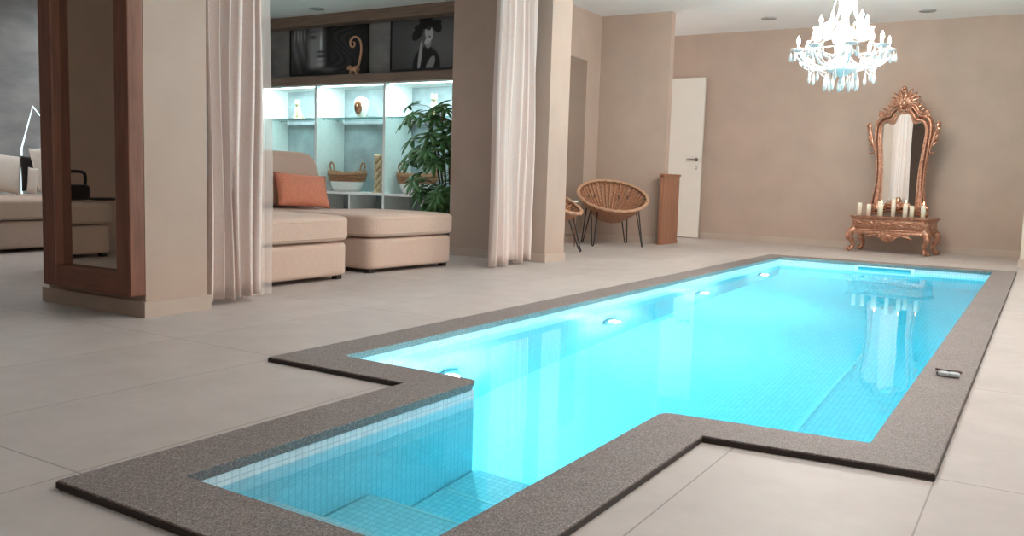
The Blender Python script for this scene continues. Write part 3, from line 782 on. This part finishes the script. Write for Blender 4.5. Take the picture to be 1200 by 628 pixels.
# monkey figurine with a tall curled tail
b = B()
b.ell((-0.02, 0, 0.085), (0.062, 0.032, 0.034), rot=Euler((0, -0.35, 0))); b.ell((-0.105, -0.005, 0.10), (0.036, 0.03, 0.034)); b.ell((-0.138, -0.01, 0.088), (0.016, 0.018, 0.016))
for s in (-1, 1):
    b.ell((-0.10, s*0.032, 0.112), (0.008, 0.008, 0.012))
    b.tube([(-0.065, s*0.018, 0.075), (-0.085, s*0.022, 0.035), (-0.07, s*0.022, 0.006)], [0.017, 0.012, 0.011], 8); b.ell((-0.08, s*0.022, 0.008), (0.02, 0.01, 0.008))
    b.tube([(0.03, s*0.018, 0.09), (0.005, s*0.024, 0.045), (0.03, s*0.022, 0.006)], [0.022, 0.014, 0.011], 8); b.ell((0.018, s*0.022, 0.008), (0.022, 0.011, 0.008))
tail = crom([(0.03, 0, 0.10), (0.055, 0, 0.16), (0.078, 0, 0.25), (0.088, 0, 0.34), (0.07, 0, 0.43), (0.02, 0, 0.485), (-0.045, 0, 0.492), (-0.098, 0, 0.455), (-0.105, 0, 0.40), (-0.07, 0, 0.365), (-0.03, 0, 0.385), (-0.03, 0, 0.42), (-0.055, 0, 0.43)], 7)
b.tube(tail, [0.019-0.008*i/(len(tail)-1) for i in range(len(tail))], 10)
tag(b.build('monkey_figurine', mottled('rose_gold', (0.78, 0.48, 0.30), 0.4, 30, 0.15, 200, 0.1, 0.002, 0.45, 0.5, False), None, remesh=0.0075, loc=(-7.86, 8.80, 2.06)), 'copper monkey figurine with a tall curled tail in front of the face picture', 'figurine')

# ------------------------------------------------------------------ plant
pt_ = thing('potted_plant', 'green leafy indoor plant growing behind the ottoman beside the far pillar', 'plant', (-5.58, 7.72, 0))
B().lathe([(0.001, 0), (0.13, 0), (0.15, 0.02), (0.19, 0.30), (0.195, 0.34), (0.175, 0.34), (0.165, 0.30), (0.001, 0.29)], 24).build('pot', M['pot'], pt_)
rnd = random.Random(21); sb_, lb = B(), B()
def whorl(p, axis, L):
    axis = axis.normalized(); s = axis.orthogonal().normalized(); n = rnd.choice((6, 7, 7, 8)); a0 = rnd.uniform(0, 6)
    for k in range(n):
        a = a0+2*PI*k/n; dd = Quaternion(axis, a) @ s
        dd = (dd*1.0+axis*0.15+Vector((0, 0, -0.22))).normalized()
        l_ = L*rnd.uniform(0.75, 1.1)
        lb.leaf(p+dd*0.01, dd, axis, l_, l_*0.34, 0.28, 0.0015, n=5)
trunks = []
for k in range(5):
    a = k*1.3; top_ = Vector((-0.05+0.14*math.cos(a), 0.1*math.sin(a)-0.05, 1.0+0.13*k))
    pth = crom([(0.04*math.cos(a), 0.04*math.sin(a), 0.27), (0.06*math.cos(a), 0.05*math.sin(a), 0.6), tuple(top_)], 6)
    sb_.tube(pth, 0.012, 6); trunks.append(pth)
for k in range(54):
    pth = trunks[k % 5]; q = pth[rnd.randint(2, len(pth)-1)]
    ang = rnd.uniform(0, 2*PI); out = rnd.uniform(0.14, 0.42)
    tip = q+Vector((math.cos(ang)*out-0.08, math.sin(ang)*out*0.7-0.05, rnd.uniform(0.0, 0.26)-0.06))
    tip.x = min(0.10, max(-0.44, tip.x)); tip.y = min(0.85, tip.y); tip.z = max(0.42, min(1.52, tip.z))
    sb_.tube(crom([tuple(q), tuple((q+tip)/2+Vector((0, 0, 0.05))), tuple(tip)], 4), 0.004, 5)
    whorl(tip, Vector((math.cos(ang)*0.6, math.sin(ang)*0.6-0.35, 0.9)), rnd.uniform(0.13, 0.19))
for tip in (Vector((-0.45, -0.05, 1.16)), Vector((-0.30, -0.1, 1.40)), Vector((-0.43, -0.1, 0.93)), Vector((-0.1, -0.1, 1.5))):
    sb_.tube(crom([(-0.02, 0, 0.8), tuple(tip*0.5+Vector((0, 0, 0.5))), tuple(tip)], 5), 0.004, 5); whorl(tip, Vector((-0.3, -0.6, 0.8)), 0.2)
sb_.build('stem', M['stem'], pt_); lb.build('foliage', M['leaf'], pt_)

# ------------------------------------------------------------------ alcove: mirror, chairs, side table, low panel
am_ = thing('tall_mirror', 'tall frameless mirror fixed to the alcove wall behind the rattan chair', 'mirror', (-5.05, 9.45, 0.10))
B().box(0.002, 0.010, -0.62, 0.48, 0.0, 2.17).build('glass', M['mirror_grey'], am_)
B().box(0.0, 0.003, -0.625, 0.485, -0.004, 2.175).build('backing', M['steel'], am_)

def wicker_chair(label, loc, rz):
    """round shell of rattan ribs on black hairpin legs; local -Y is the front"""
    t = thing('rattan_chair', label, 'chair', loc, rz, 'round rattan chairs')
    tilt = math.radians(25); zc = 0.60; Rr_ = 0.425; dep = 0.33
    Mx = T(0, 0.0, zc) @ RX(tilt)
    def P(rr, a, off=0.0):
        k = rr/Rr_; return (rr*math.cos(a), rr*math.sin(a), -dep*(1-k**2.0)*0.98+off)
    b = B()
    R = [[P(Rr_*k, 2*PI*i/48) for i in range(48)] for k in (0.03, 0.15, 0.3, 0.45, 0.6, 0.75, 0.88, 0.98)]
    R2 = [[P(Rr_*k, 2*PI*i/48, -0.008) for i in range(48)] for k in (0.98, 0.88, 0.75, 0.6, 0.45, 0.3, 0.15, 0.03)]
    b.rings(R+R2, True, False, True, Mx); b.build('shell', M['wicker'], t)
    for i in range(40):
        a = 2*PI*i/40
        b = B(); b.tube([P(Rr_*k, a, 0.006) for k in (0.12, 0.28, 0.45, 0.62, 0.8, 1.0)], [0.005, 0.007, 0.0085, 0.010, 0.011, 0.012], 6, M=Mx)
        b.build('rib', M['wicker'], t)
    for q, (rr, dz, rad, m) in enumerate(((Rr_, 0.0, 0.017, 'wicker_rim'), (Rr_-0.012, 0.02, 0.013, 'wicker_rim'), (Rr_*0.45, -0.008, 0.010, 'wicker'))):
        pts = []
        for i in range(72):
            a = 2*PI*i/72; x, y, z = P(rr, a, dz); pts.append((x*(1+0.008*math.sin(24*a)), y*(1+0.008*math.sin(24*a)), z+0.006*math.cos(24*a)))
        B().tube(pts, rad, 7, True, M=Mx).build('rim' if q < 2 else 'hoop', M[m], t)
    for (ax, ay), (fx, fy), zt_ in (((-0.26, -0.16), (-0.30, -0.30), 0.47), ((0.26, -0.16), (0.30, -0.30), 0.47), ((-0.2, 0.26), (-0.28, 0.33), 0.60), ((0.2, 0.26), (0.28, 0.33), 0.60)):
        d_ = Vector((-ay, ax, 0)).normalized()*0.06
        top1 = Vector((ax, ay, zt_))+d_; top2 = Vector((ax, ay, zt_))-d_; ft = Vector((fx, fy, 0.007))
        dn = d_.normalized()*0.012
        pts = [top1, top1.lerp(ft+dn, 0.9), ft+dn*1.2+Vector((0, 0, 0.012)), ft+Vector((0, 0, 0.001)), ft-dn*1.2+Vector((0, 0, 0.012)), top2.lerp(ft-dn, 0.9), top2]
        B().tube(pts, 0.0075, 6).build('leg', M['black'], t)
    return t
ch = wicker_chair('round rattan bowl chair on black hairpin legs in front of the alcove corner', (-4.46, 9.60, 0), math.radians(40))
c = copy_tree(ch); c.location = (-4.47, 7.95, 0); c.rotation_euler = (0, 0, math.radians(96)); c['label'] = 'rattan chair mostly hidden behind the far pillar beside the small table'
tb = thing('side_table', 'small side table with thin pale top beside the hidden rattan chair', 'table', (-4.82, 8.75, 0), math.radians(0))
B().box(-0.22, 0.22, -0.22, 0.22, 0.515, 0.535, bev=0.004).build('table_top', M['white'], tb)
for sx in (-1, 1):
    for sy in (-1, 1): B().tube([(sx*0.2, sy*0.2, 0.515), (sx*0.2, sy*0.2, 0)], 0.007, 6).build('leg', M['panel_wood'], tb)

lp = thing('low_panel', 'low reddish wood panel with a capped top at the wall end beside the white door', 'panel', (-4.1, 10.45, 0))
B().box(0.0, 0.045, -0.25, 0.30, 0.0, 0.86, bev=0.003).build('panel', M['panel_wood'], lp)
B().box(-0.0, 0.06, -0.29, 0.31, 0.86, 0.885, bev=0.006).build('cap', M['panel_wood'], lp)
B().box(0.0, 0.052, -0.26, 0.305, 0.0, 0.04, bev=0.003).build('plinth', M['panel_wood'], lp)

# ------------------------------------------------------------------ console and ornate mirror
YAW = math.radians(-10); CX, CY = -1.56, 11.52
cs = thing('console_table', 'ornate copper gilt console table with cabriole legs at the end wall', 'table', (CX, CY, 0), YAW)
hw, hd, H = 0.44, 0.20, 0.445
def bow(y, x): return y
b = B(); b.box(-hw-0.025, hw+0.025, -hd-0.025, hd+0.01, H-0.022, H, bev=0.007, seg=3); b.box(-hw-0.012, hw+0.012, -hd-0.012, hd, H-0.034, H-0.022, bev=0.004); b.build('table_top', M['bronze'], cs)
b = B(); b.box(-hw, hw, -hd, hd-0.005, 0.275, H-0.034, bev=0.006); b.build('body', M['bronze'], cs)
# drawer front with raised foliage
b = B(); b.box(-hw+0.035, hw-0.035, -hd-0.012, -hd+0.002, 0.305, H-0.05, bev=0.006); dr = b.build('drawer', M['bronze'], cs)
b = B(); yy = -hd-0.012
for s in (-1, 1):
    for k in range(5):
        x = s*(0.04+0.07*k); b.leaf((x, yy-0.003, 0.352), (s*1, 0, 0.45*(-1)**k), (0, -1, 0), 0.085, 0.032, 0.1, 0.004)
    b.tube(crom([(s*0.02, yy-0.004, 0.35), (s*0.12, yy-0.006, 0.372), (s*0.22, yy-0.006, 0.335), (s*0.33, yy-0.004, 0.362), (s*0.36, yy-0.004, 0.345)], 5), 0.005, 6)
b.ell((0, yy-0.006, 0.352), (0.028, 0.012, 0.022)); b.build('carved_foliage', M['bronze'], dr)
# side panels' carving
for s in (-1, 1):
    b = B(); b.box(s*hw-0.006, s*hw+0.006, -hd+0.04, hd-0.05, 0.305, H-0.05, bev=0.004)
    b.leaf((s*(hw+0.008), -0.05, 0.33), (0, 1, 0.2), (s, 0, 0), 0.12, 0.04, 0.1, 0.004)
    b.build('side_panel', M['bronze'], cs)
b = B(); b.tube([(-hw-0.012, -hd-0.012, 0.278), (hw+0.012, -hd-0.012, 0.278)], 0.012, 8); b.tube([(-hw-0.012, -hd-0.01, 0.278), (-hw-0.012, hd-0.02, 0.278)], 0.012, 8); b.tube([(hw+0.012, -hd-0.01, 0.278), (hw+0.012, hd-0.02, 0.278)], 0.012, 8); b.build('moulding', M['bronze'], cs)
# scalloped apron
def apron(x):
    a = abs(x)/hw
    return 0.262-0.028-0.092*math.exp(-(a/0.26)**2)-0.018*math.exp(-((a-0.52)/0.12)**2)-0.02*math.exp(-((a-0.92)/0.12)**2)+0.008*math.cos(a*22)
n = 64; b = B()
R = []
for i in range(n+1):
    x = -hw+0.02+(2*hw-0.04)*i/n; z = apron(x)
    R.append([(x, -hd-0.012, 0.276), (x, -hd-0.02, (0.276+z)/2), (x, -hd-0.016, z), (x, -hd+0.004, z), (x, -hd+0.004, 0.276)])
b.rings(R, True, True, False)
for s in (-1, 1):
    for k in range(4):
        b.leaf((s*(0.03+0.055*k), -hd-0.018, 0.225-0.004*k), (s, 0, 0.4-0.25*k), (0, -1, 0), 0.09, 0.035, 0.15, 0.005)
    b.tube([(s*(0.10+0.045*math.cos(t*0.5)*(1-t/22)), -hd-0.02, 0.215+0.035*math.sin(t*0.5)*(1-t/22)) for t in range(20)], 0.006, 6)
b.ell((0, -hd-0.022, 0.205), (0.04, 0.018, 0.032)); b.leaf((0, -hd-0.024, 0.235), (0, 0, -1), (0, -1, 0), 0.10, 0.06, 0.1, 0.006)
b.build('apron', M['bronze'], cs)
for sx in (-1, 1):
    for sy, y in ((-1, -hd+0.02), (1, hd-0.045)):
        b = B(); ox, oy = sx, (sy if sy < 0 else 0.35)
        path = crom([(sx*(hw-0.03), y, 0.275), (sx*(hw+0.012), y+oy*0.03, 0.235), (sx*(hw+0.012), y+oy*0.035, 0.18), (sx*(hw-0.018), y+oy*0.012, 0.11), (sx*(hw-0.022), y+oy*0.01, 0.065), (sx*(hw+0.002), y+oy*0.028, 0.035)], 6)
        m_ = len(path); b.tube(path, [0.052-0.031*min(1, 1.25*i/(m_-1)) for i in range(m_)], 10)
        fx, fy = sx*(hw+0.006), y+oy*0.032
        b.ell((fx, fy, 0.026), (0.032, 0.032, 0.026))
        for k in (-1, 0, 1):
            dd = Vector((ox*0.75, (-1 if sy < 0 else 0.4)*0.75, 0)).normalized(); dd = Matrix.Rotation(k*0.75, 3, 'Z') @ dd
            b.tube([(fx, fy, 0.055), (fx+dd.x*0.030, fy+dd.y*0.030, 0.042), (fx+dd.x*0.042, fy+dd.y*0.042, 0.012)], [0.014, 0.012, 0.008], 6)
        b.leaf((sx*(hw+0.03), y+oy*0.055-0.02, 0.255), (sx*0.1, -0.1, -1), (sx*0.6, -0.8, 0), 0.12, 0.06, 0.05, 0.006)
        b.build('leg', M['bronze'], cs)

# mirror standing on the console
MY = math.radians(-8.6)
om = thing('ornate_mirror', 'tall ornate copper gilt mirror with carved crest standing on the console', 'mirror', (CX+math.sin(-YAW)*0.10*1, CY+0.10, H), MY)
gl = [(0, 1.245), (0.045, 1.243), (0.075, 1.215), (0.092, 1.165), (0.105, 1.13), (0.145, 1.125), (0.185, 1.14), (0.225, 1.125), (0.25, 1.06), (0.248, 0.97), (0.232, 0.83), (0.213, 0.64), (0.203, 0.48), (0.200, 0.32), (0.196, 0.18), (0.18, 0.14), (0.12, 0.145), (0.07, 0.17), (0, 0.18)]
ol = [(0, 1.36), (0.09, 1.355), (0.15, 1.295), (0.19, 1.245), (0.25, 1.24), (0.30, 1.21), (0.333, 1.14), (0.338, 1.03), (0.322, 0.86), (0.300, 0.66), (0.288, 0.48), (0.295, 0.30), (0.325, 0.15), (0.355, 0.05), (0.345, 0.012), (0.22, 0.02), (0.12, 0.06), (0.06, 0.05), (0, 0.03)]
N = 90
gi = resample(crom([(x, 0, z) for x, z in gl], 8), N); oi = resample(crom([(x, 0, z) for x, z in ol], 8), N)
# keep correspondence at the corners: blend parameterisation by index of the control points
def byctrl(pts, n=6): return crom([(x, 0, z) for x, z in pts], n)
gi = byctrl(gl); oi = byctrl(ol)
def full(h): return h+[Vector((-p.x, p.y, p.z)) for p in reversed(h[1:-1])]
gf, of = full(gi), full(oi)
prof = [(0.0, 0.010), (0.02, 0.034), (0.10, 0.042), (0.2, 0.030), (0.26, 0.046), (0.40, 0.058), (0.52, 0.046), (0.57, 0.016), (0.64, 0.016), (0.70, 0.042), (0.82, 0.056), (0.94, 0.040), (1.0, 0.012), (1.0, -0.012)]
b = B(); R = []
for a, c in zip(gf, of): R.append([(a.x+(c.x-a.x)*t, -h_, a.z+(c.z-a.z)*t) for t, h_ in prof])
R.append(R[0]); b.rings(R, False, False, True); bmesh.ops.remove_doubles(b.bm, verts=b.bm.verts, dist=1e-5)
b.build('frame', M['bronze'], om)
b = B(); R = []
for a, c in zip(gf, of):
    R.append([(a.x+(c.x-a.x)*t, -h_, a.z+(c.z-a.z)*t) for t, h_ in ((0.50, 0.02), (0.52, 0.034), (0.68, 0.034), (0.70, 0.02))])
R.append(R[0]); b.rings(R, False, False, True); b.build('groove', M['bronze_dark'], om)
b = B(); b.poly([(p.x*1.03, -0.012, p.z) for p in gf]); b.build('glass', M['mirror'], om)
b = B(); b.poly([(p.x*0.985, 0.012, 0.02+(p.z-0.02)*0.99) for p in of]); b.build('backing', M['bronze_dark'], om, solid=0.01)
# crest
b = B()
for k in range(11):
    a = math.radians(-100+20*k); L_ = 0.20-0.05*abs(k-5)/5
    b.leaf((0.02*math.sin(a), -0.05, 1.37), (math.sin(a), -0.12, max(0.08, math.cos(a)) if abs(k-5) < 5 else 0.0), (0, -1, 0.25), L_, 0.055, 0.22, 0.012, n=7)
for k in range(7):
    a = math.radians(-75+25*k)
    b.leaf((0.012*math.sin(a), -0.07, 1.36), (math.sin(a), -0.2, math.cos(a)+0.1), (0, -1, 0.2), 0.12, 0.04, 0.3, 0.012, n=6)
b.ell((0, -0.07, 1.37), (0.035, 0.03, 0.045)); b.ell((-0.015, -0.05, 1.555), (0.028, 0.028, 0.026)); b.tube([(-0.015+0.03*math.cos(t*0.6)*(1-t/20), -0.055, 1.54+0.03*math.sin(t*0.6)*(1-t/20)) for t in range(16)], 0.008, 6)
b.tube(crom([(0, -0.05, 1.40), (0.012, -0.055, 1.47), (-0.005, -0.055, 1.53)], 5), 0.014, 7)
for s in (-1, 1):
    b.tube(crom([(s*0.02, -0.05, 1.33), (s*0.09, -0.055, 1.36), (s*0.15, -0.055, 1.32), (s*0.17, -0.05, 1.27), (s*0.22, -0.05, 1.25)], 6), [0.018]*24+[0.012], 8)
    b.tube([(s*(0.055+0.035*math.cos(t*0.5)*(1-t/24)), -0.06, 1.30+0.035*math.sin(t*0.5)*(1-t/24)) for t in range(22)], 0.008, 6)
    b.tube([(s*(0.275+0.03*math.cos(t*0.5+1)*(1-t/24)), -0.055, 1.235+0.03*math.sin(t*0.5+1)*(1-t/24)) for t in range(22)], 0.009, 6)
    for k in range(4): b.leaf((s*(0.10+0.04*k), -0.05, 1.335-0.025*k), (s*(0.6+0.1*k), -0.1, 0.7-0.15*k), (0, -1, 0), 0.085, 0.03, 0.25, 0.008)
b.build('crest', M['bronze'], om)
# side acanthus sprays and lower scrolls
for s in (-1, 1):
    b = B()
    b.tube(crom([(s*0.315, -0.03, 0.79), (s*0.345, -0.04, 0.90), (s*0.365, -0.04, 1.00), (s*0.40, -0.045, 1.09)], 6), [0.015]*12+[0.010]*7, 7)
    for k in range(6):
        b.leaf((s*(0.335+0.012*k), -0.04, 0.86+0.042*k), (s*(0.75-0.05*k), -0.1, 0.75+0.08*k), (0, -1, 0), 0.085, 0.036, -0.2 if k % 2 else 0.25, 0.01)
    b.leaf((s*0.385, -0.045, 1.05), (s*0.15, -0.1, 1), (s*0.3, -1, 0), 0.11, 0.045, 0.1, 0.01)
    b.tube(crom([(s*0.31, -0.035, 0.80), (s*0.35, -0.04, 0.775), (s*0.385, -0.04, 0.79)], 5), 0.009, 6)
    b.build('acanthus_spray', M['bronze'], om)
    b = B()
    b.tube([(s*(0.30+0.055*math.cos(t*0.45)*(1-t/26)), -0.055, 0.09+0.055*math.sin(t*0.45)*(1-t/26)) for t in range(24)], [0.016-0.0004*t for t in range(24)], 7)
    b.tube(crom([(s*0.03, -0.05, 0.10), (s*0.09, -0.06, 0.155), (s*0.15, -0.06, 0.12), (s*0.20, -0.055, 0.07), (s*0.26, -0.05, 0.09)], 6), 0.014, 7)
    for k in range(4): b.leaf((s*(0.04+0.045*k), -0.05, 0.12-0.015*k), (s*0.7, -0.1, 0.8-0.2*k), (0, -1, 0), 0.085, 0.036, 0.2, 0.01)
    b.build('lower_scroll', M['bronze'], om)
b = B(); b.ell((0, -0.055, 0.12), (0.045, 0.022, 0.05)); b.leaf((0, -0.06, 0.13), (0, -0.1, 1), (0, -1, 0), 0.11, 0.06, 0.15, 0.01); b.build('shell_boss', M['bronze'], om)

# candles (offset along the console, depth, height)
CR, SR = math.cos(YAW), math.sin(YAW)
cands = [(-0.395, -0.10, 0.155, 0, 'white pillar candle at the left end of the console'),
         (-0.275, -0.12, 0.145, 0, 'second white pillar candle from the left on the console'),
         (-0.160, -0.075, 0.185, 0, 'white candle behind the lit one left of the console middle'),
         (-0.118, -0.155, 0.150, 1, 'lit white candle left of the console middle'),
         (0.015, -0.12, 0.215, 0, 'tallest white candle at the middle of the console'),
         (0.165, -0.155, 0.165, 1, 'lit white candle right of the console middle'),
         (0.218, -0.085, 0.140, 0, 'white candle behind the lit one right of the console middle'),
         (0.36, -0.13, 0.150, 1, 'lit white candle at the right end of the console')]
for x, y, h_, lit, lab in cands:
    t = thing('candle', lab, 'candle', (CX+x*CR-y*SR, CY+x*SR+y*CR, H), 0, 'white pillar candles on the console')
    rr = 0.026
    B().lathe([(0.001, 0), (rr, 0), (rr, h_-0.004), (rr-0.004, h_), (rr*0.6, h_-0.006), (0.001, h_-0.008)], 18).build('wax_body', M['wax'], t)
    B().tube([(0, 0, h_-0.01), (0.001, 0, h_+0.004), (0.003, 0, h_+0.012)], 0.0016, 5).build('wick', M['wick'], t)
    if lit: B().lathe([(0.0005, 0), (0.006, 0.006), (0.008, 0.014), (0.005, 0.026), (0.0005, 0.04)], 10, T(0.002, 0, h_+0.006)).build('flame', M['flame'], t)

# ------------------------------------------------------------------ chandelier
chx, chy = -1.655, 8.3
cd = thing('chandelier', 'crystal chandelier with candle bulbs hanging over the far end of the pool', 'chandelier', (chx, chy, 0))
B().lathe([(0.001, 1.70), (0.012, 1.70), (0.022, 1.725), (0.012, 1.75), (0.05, 1.775), (0.11, 1.80), (0.14, 1.835), (0.12, 1.86), (0.05, 1.88), (0.035, 1.93), (0.055, 1.97), (0.07, 2.02), (0.045, 2.06), (0.03, 2.10), (0.06, 2.14), (0.065, 2.18), (0.035, 2.22), (0.03, 2.30), (0.055, 2.34), (0.05, 2.40), (0.028, 2.44), (0.03, 2.55), (0.06, 2.60), (0.075, 2.63), (0.02, 2.65), (0.001, 2.65)], 20).build('central_stem', M['crystal_white'], cd)
B().lathe([(0.001, 2.80), (0.02, 2.80), (0.06, 2.84), (0.065, 2.88), (0.001, 2.88)], 20).build('ceiling_rose', M['crystal_white'], cd)
B().tube([(0, 0, 2.64), (0, 0, 2.81)], 0.008, 6).build('chain', M['steel'], cd)
def drop(b, x, y, z, L_=0.06, w=0.011):
    b.lathe([(0.0008, 0), (0.004, -0.004), (0.0008, -0.008), (0.0008, -0.010), (w*0.55, -0.010-L_*0.35), (w, -0.010-L_*0.72), (w*0.6, -0.010-L_*0.95), (0.0008, -0.010-L_)], 6, T(x, y, z)); return b
arms = []
def arm_tier(n, r0, z0, r1, zcup, a0, ndrop, sag):
    for k in range(n):
        a = a0+2*PI*k/n; ca, sa = math.cos(a), math.sin(a)
        pts = crom([(r0*ca, r0*sa, z0), ((r0+(r1-r0)*0.35)*ca, (r0+(r1-r0)*0.35)*sa, z0-sag), ((r0+(r1-r0)*0.75)*ca, (r0+(r1-r0)*0.75)*sa, z0-sag*0.9), (r1*1.03*ca, r1*1.03*sa, zcup-0.05), (r1*ca, r1*sa, zcup)], 6)
        am = B().tube(pts, 0.010, 7).build('arm', M['crystal_white'], cd)
        Mx = T(r1*ca, r1*sa, zcup)
        B().lathe([(0.006, -0.008), (0.035, -0.004), (0.066, 0.014), (0.068, 0.02), (0.035, 0.006), (0.006, 0.006)], 16, Mx, cap=False).build('drip_cup', M['crystal'], cd)
        B().lathe([(0.001, 0), (0.013, 0), (0.013, 0.06), (0.001, 0.06)], 12, Mx).build('candle_sleeve', M['crystal_white'], cd)
        B().lathe([(0.001, 0.06), (0.010, 0.062), (0.017, 0.08), (0.016, 0.095), (0.007, 0.122), (0.001, 0.135)], 12, Mx).build('bulb', M['bulb'], cd)
        for q in range(ndrop):
            bb = 2*PI*q/ndrop+a
            drop(B(), r1*ca+0.064*math.cos(bb), r1*sa+0.064*math.sin(bb), zcup+0.010, 0.095, 0.015).build('crystal_drop', M['crystal'], cd)
        arms.append((ca, sa, r1, zcup))
arm_tier(8, 0.05, 1.93, 0.385, 1.985, 0.35, 6, 0.085)
arm_tier(5, 0.05, 2.14, 0.205, 2.185, 0.62, 5, 0.035)
for k in range(20):
    a = 2*PI*k/20; rr = (0.14, 0.275)[k % 2]; z = (1.795, 1.83)[k % 2]
    d_ = drop(B(), rr*math.cos(a), rr*math.sin(a), z, 0.12 if k % 2 else 0.15, 0.018).build('crystal_drop', M['crystal'], cd)
b = B(); b.ell((0, 0, 1.66), (0.026, 0.026, 0.03), seg=10, ring=6); b.build('crystal_ball', M['crystal'], cd)
def beads(pts, rad=0.0075, step=0.017):
    p = resample(crom(pts, 10), max(4, int(sum((Vector(a)-Vector(c)).length for a, c in zip(pts[:-1], pts[1:]))/step)))
    b = B()
    for q in p: b.ell(q, (rad,)*3, seg=6, ring=4)
    return b
for k in range(8):
    c0, s0, r_, z_ = arms[k]; c1_, s1_, _, _ = arms[(k+1) % 8]
    m = Vector(((c0+c1_)/2*r_*0.93, (s0+s1_)/2*r_*0.93, z_-0.12))
    beads([(c0*r_, s0*r_, z_-0.01), tuple(m), (c1_*r_, s1_*r_, z_-0.01)]).build('bead_string', M['crystal'], cd)
    beads([(c0*r_*0.98, s0*r_*0.98, z_-0.02), (c0*0.25, s0*0.25, 1.87), (c0*0.13, s0*0.13, 1.845)]).build('bead_string', M['crystal'], cd)
for k in range(8):
    c0, s0, r_, z_ = arms[k]; a_ = math.atan2(s0, c0)+PI/8; ce, se = math.cos(a_), math.sin(a_)
    beads([(c0*r_, s0*r_, z_-0.02), (ce*0.34, se*0.34, 1.86), (ce*0.275, se*0.275, 1.83)]).build('bead_string', M['crystal'], cd)
    beads([(c0*0.30, s0*0.30, 1.90), (ce*0.28, se*0.28, 1.79), (arms[(k+1) % 8][0]*0.30, arms[(k+1) % 8][1]*0.30, 1.90)]).build('bead_string', M['crystal'], cd)
for k in range(5):
    c0, s0, r_, z_ = arms[8+k]
    beads([(c0*r_, s0*r_, z_), (c0*0.115, s0*0.115, 2.30), (c0*0.07, s0*0.07, 2.62)]).build('bead_string', M['crystal'], cd)
    beads([(c0*r_*0.9, s0*r_*0.9, z_-0.02), (c0*0.30, s0*0.30, 2.05), (arms[k][0]*0.36, arms[k][1]*0.36, 1.99)]).build('bead_string', M['crystal'], cd)

# ------------------------------------------------------------------ ceiling downlights and added lounge fill
for k, (x, y, lab) in enumerate(((-3.16, 11.23, 'recessed ceiling spot left of the chandelier above the end wall'), (-1.36, 11.45, 'recessed ceiling spot right of the chandelier'),
                     (-8.23, 8.45, 'recessed ceiling spot above the face picture in the lounge'), (-4.05, 9.35, 'recessed ceiling spot near the alcove corner'))):
    if k == 0:
        dl = thing('downlight', lab, 'ceiling light', (x, y, CZ), 0, 'recessed ceiling spots')
        B().lathe([(0.075, 0.0), (0.095, 0.0), (0.093, -0.007), (0.075, -0.004)], 24, cap=False).build('ring', M['steel'], dl)
        B().lathe([(0.001, -0.002), (0.074, -0.002), (0.074, -0.0005), (0.001, -0.0005)], 24).build('lens', M['downlens'], dl)
    else:
        c = copy_tree(dl); c.location = (x, y, CZ); c['label'] = lab
for x, y in ((-7.0, 6.2), (-8.8, 6.2), (-7.6, 4.0)):  # fill spots added to brighten the dim lounge, without fixtures
    l_ = bpy.data.lights.new('lounge_fill_light', 'SPOT'); l_.energy = 70; l_.color = (0.95, 0.97, 1.0); l_.spot_size = math.radians(155); l_.spot_blend = 0.6; l_.shadow_soft_size = 0.07
    o = bpy.data.objects.new('lounge_fill_light', l_); COL.objects.link(o); o.location = (x, y, CZ-0.012)

# ------------------------------------------------------------------ lights
def light(name, typ, loc, energy, color, rot=(0, 0, 0), **kw):
    l_ = bpy.data.lights.new(name, typ); l_.energy = energy; l_.color = color
    for k, v in kw.items(): setattr(l_, k, v)
    o = bpy.data.objects.new(name, l_); COL.objects.link(o); o.location = loc; o.rotation_euler = rot; return o
for y, z in ((3.31, -0.64), (5.13, -0.66), (6.87, -0.68), (8.65, -0.70)):
    light('pool_lamp_light', 'POINT', (-2.325, y, z), 88, (1.0, 1.0, 1.0), shadow_soft_size=0.03)
for ca, sa, r1, zc in arms:
    light('bulb_light', 'POINT', (chx+r1*ca, chy+r1*sa, zc+0.155), 18.0, (1.0, 0.93, 0.85), shadow_soft_size=0.02)
for a, c in zip(dv[:-1], dv[1:]):
    light('niche_light', 'AREA', (-7.9+(a+c)/2, 8.81, 1.915), 17, (0.68, 0.97, 1.0), (math.radians(12), 0, 0), shape='RECTANGLE', size=1.0, size_y=0.03)
# daylight enters through the added side windows and rooflight
w = bpy.data.worlds.new('world'); S.world = w; w.use_nodes = True
bg = w.node_tree.nodes['Background']; bg.inputs[0].default_value = (1.0, 0.92, 0.87, 1); bg.inputs[1].default_value = 4.3
for a, c in wins:
    o = light('added_window_portal', 'AREA', (X0+0.2, (a+c)/2, 1.45), 1, (1, 1, 1), (0, math.radians(90), 0), shape='RECTANGLE', size=1.9, size_y=c-a)
    o.data.cycles.is_portal = True

o = light('added_window_portal', 'AREA', ((SX0+SX1)/2, (SY0+SY1)/2, CZ+0.14), 1, (1, 1, 1), (0, 0, 0), shape='RECTANGLE', size=SX1-SX0, size_y=SY1-SY0); o.data.cycles.is_portal = True

S.view_settings.view_transform = 'Standard'; S.view_settings.look = 'None'; S.view_settings.gamma = 1.0
S.view_settings.use_curve_mapping = False; S.view_settings.exposure = 0.1
S.cycles.use_denoising = True
S.cycles.max_bounces = 10; S.cycles.diffuse_bounces = 5; S.cycles.glossy_bounces = 5; S.cycles.transmission_bounces = 8; S.cycles.transparent_max_bounces = 12
S.cycles.sample_clamp_indirect = 6; S.cycles.sample_clamp_direct = 0
S.cycles.blur_glossy = 0.5
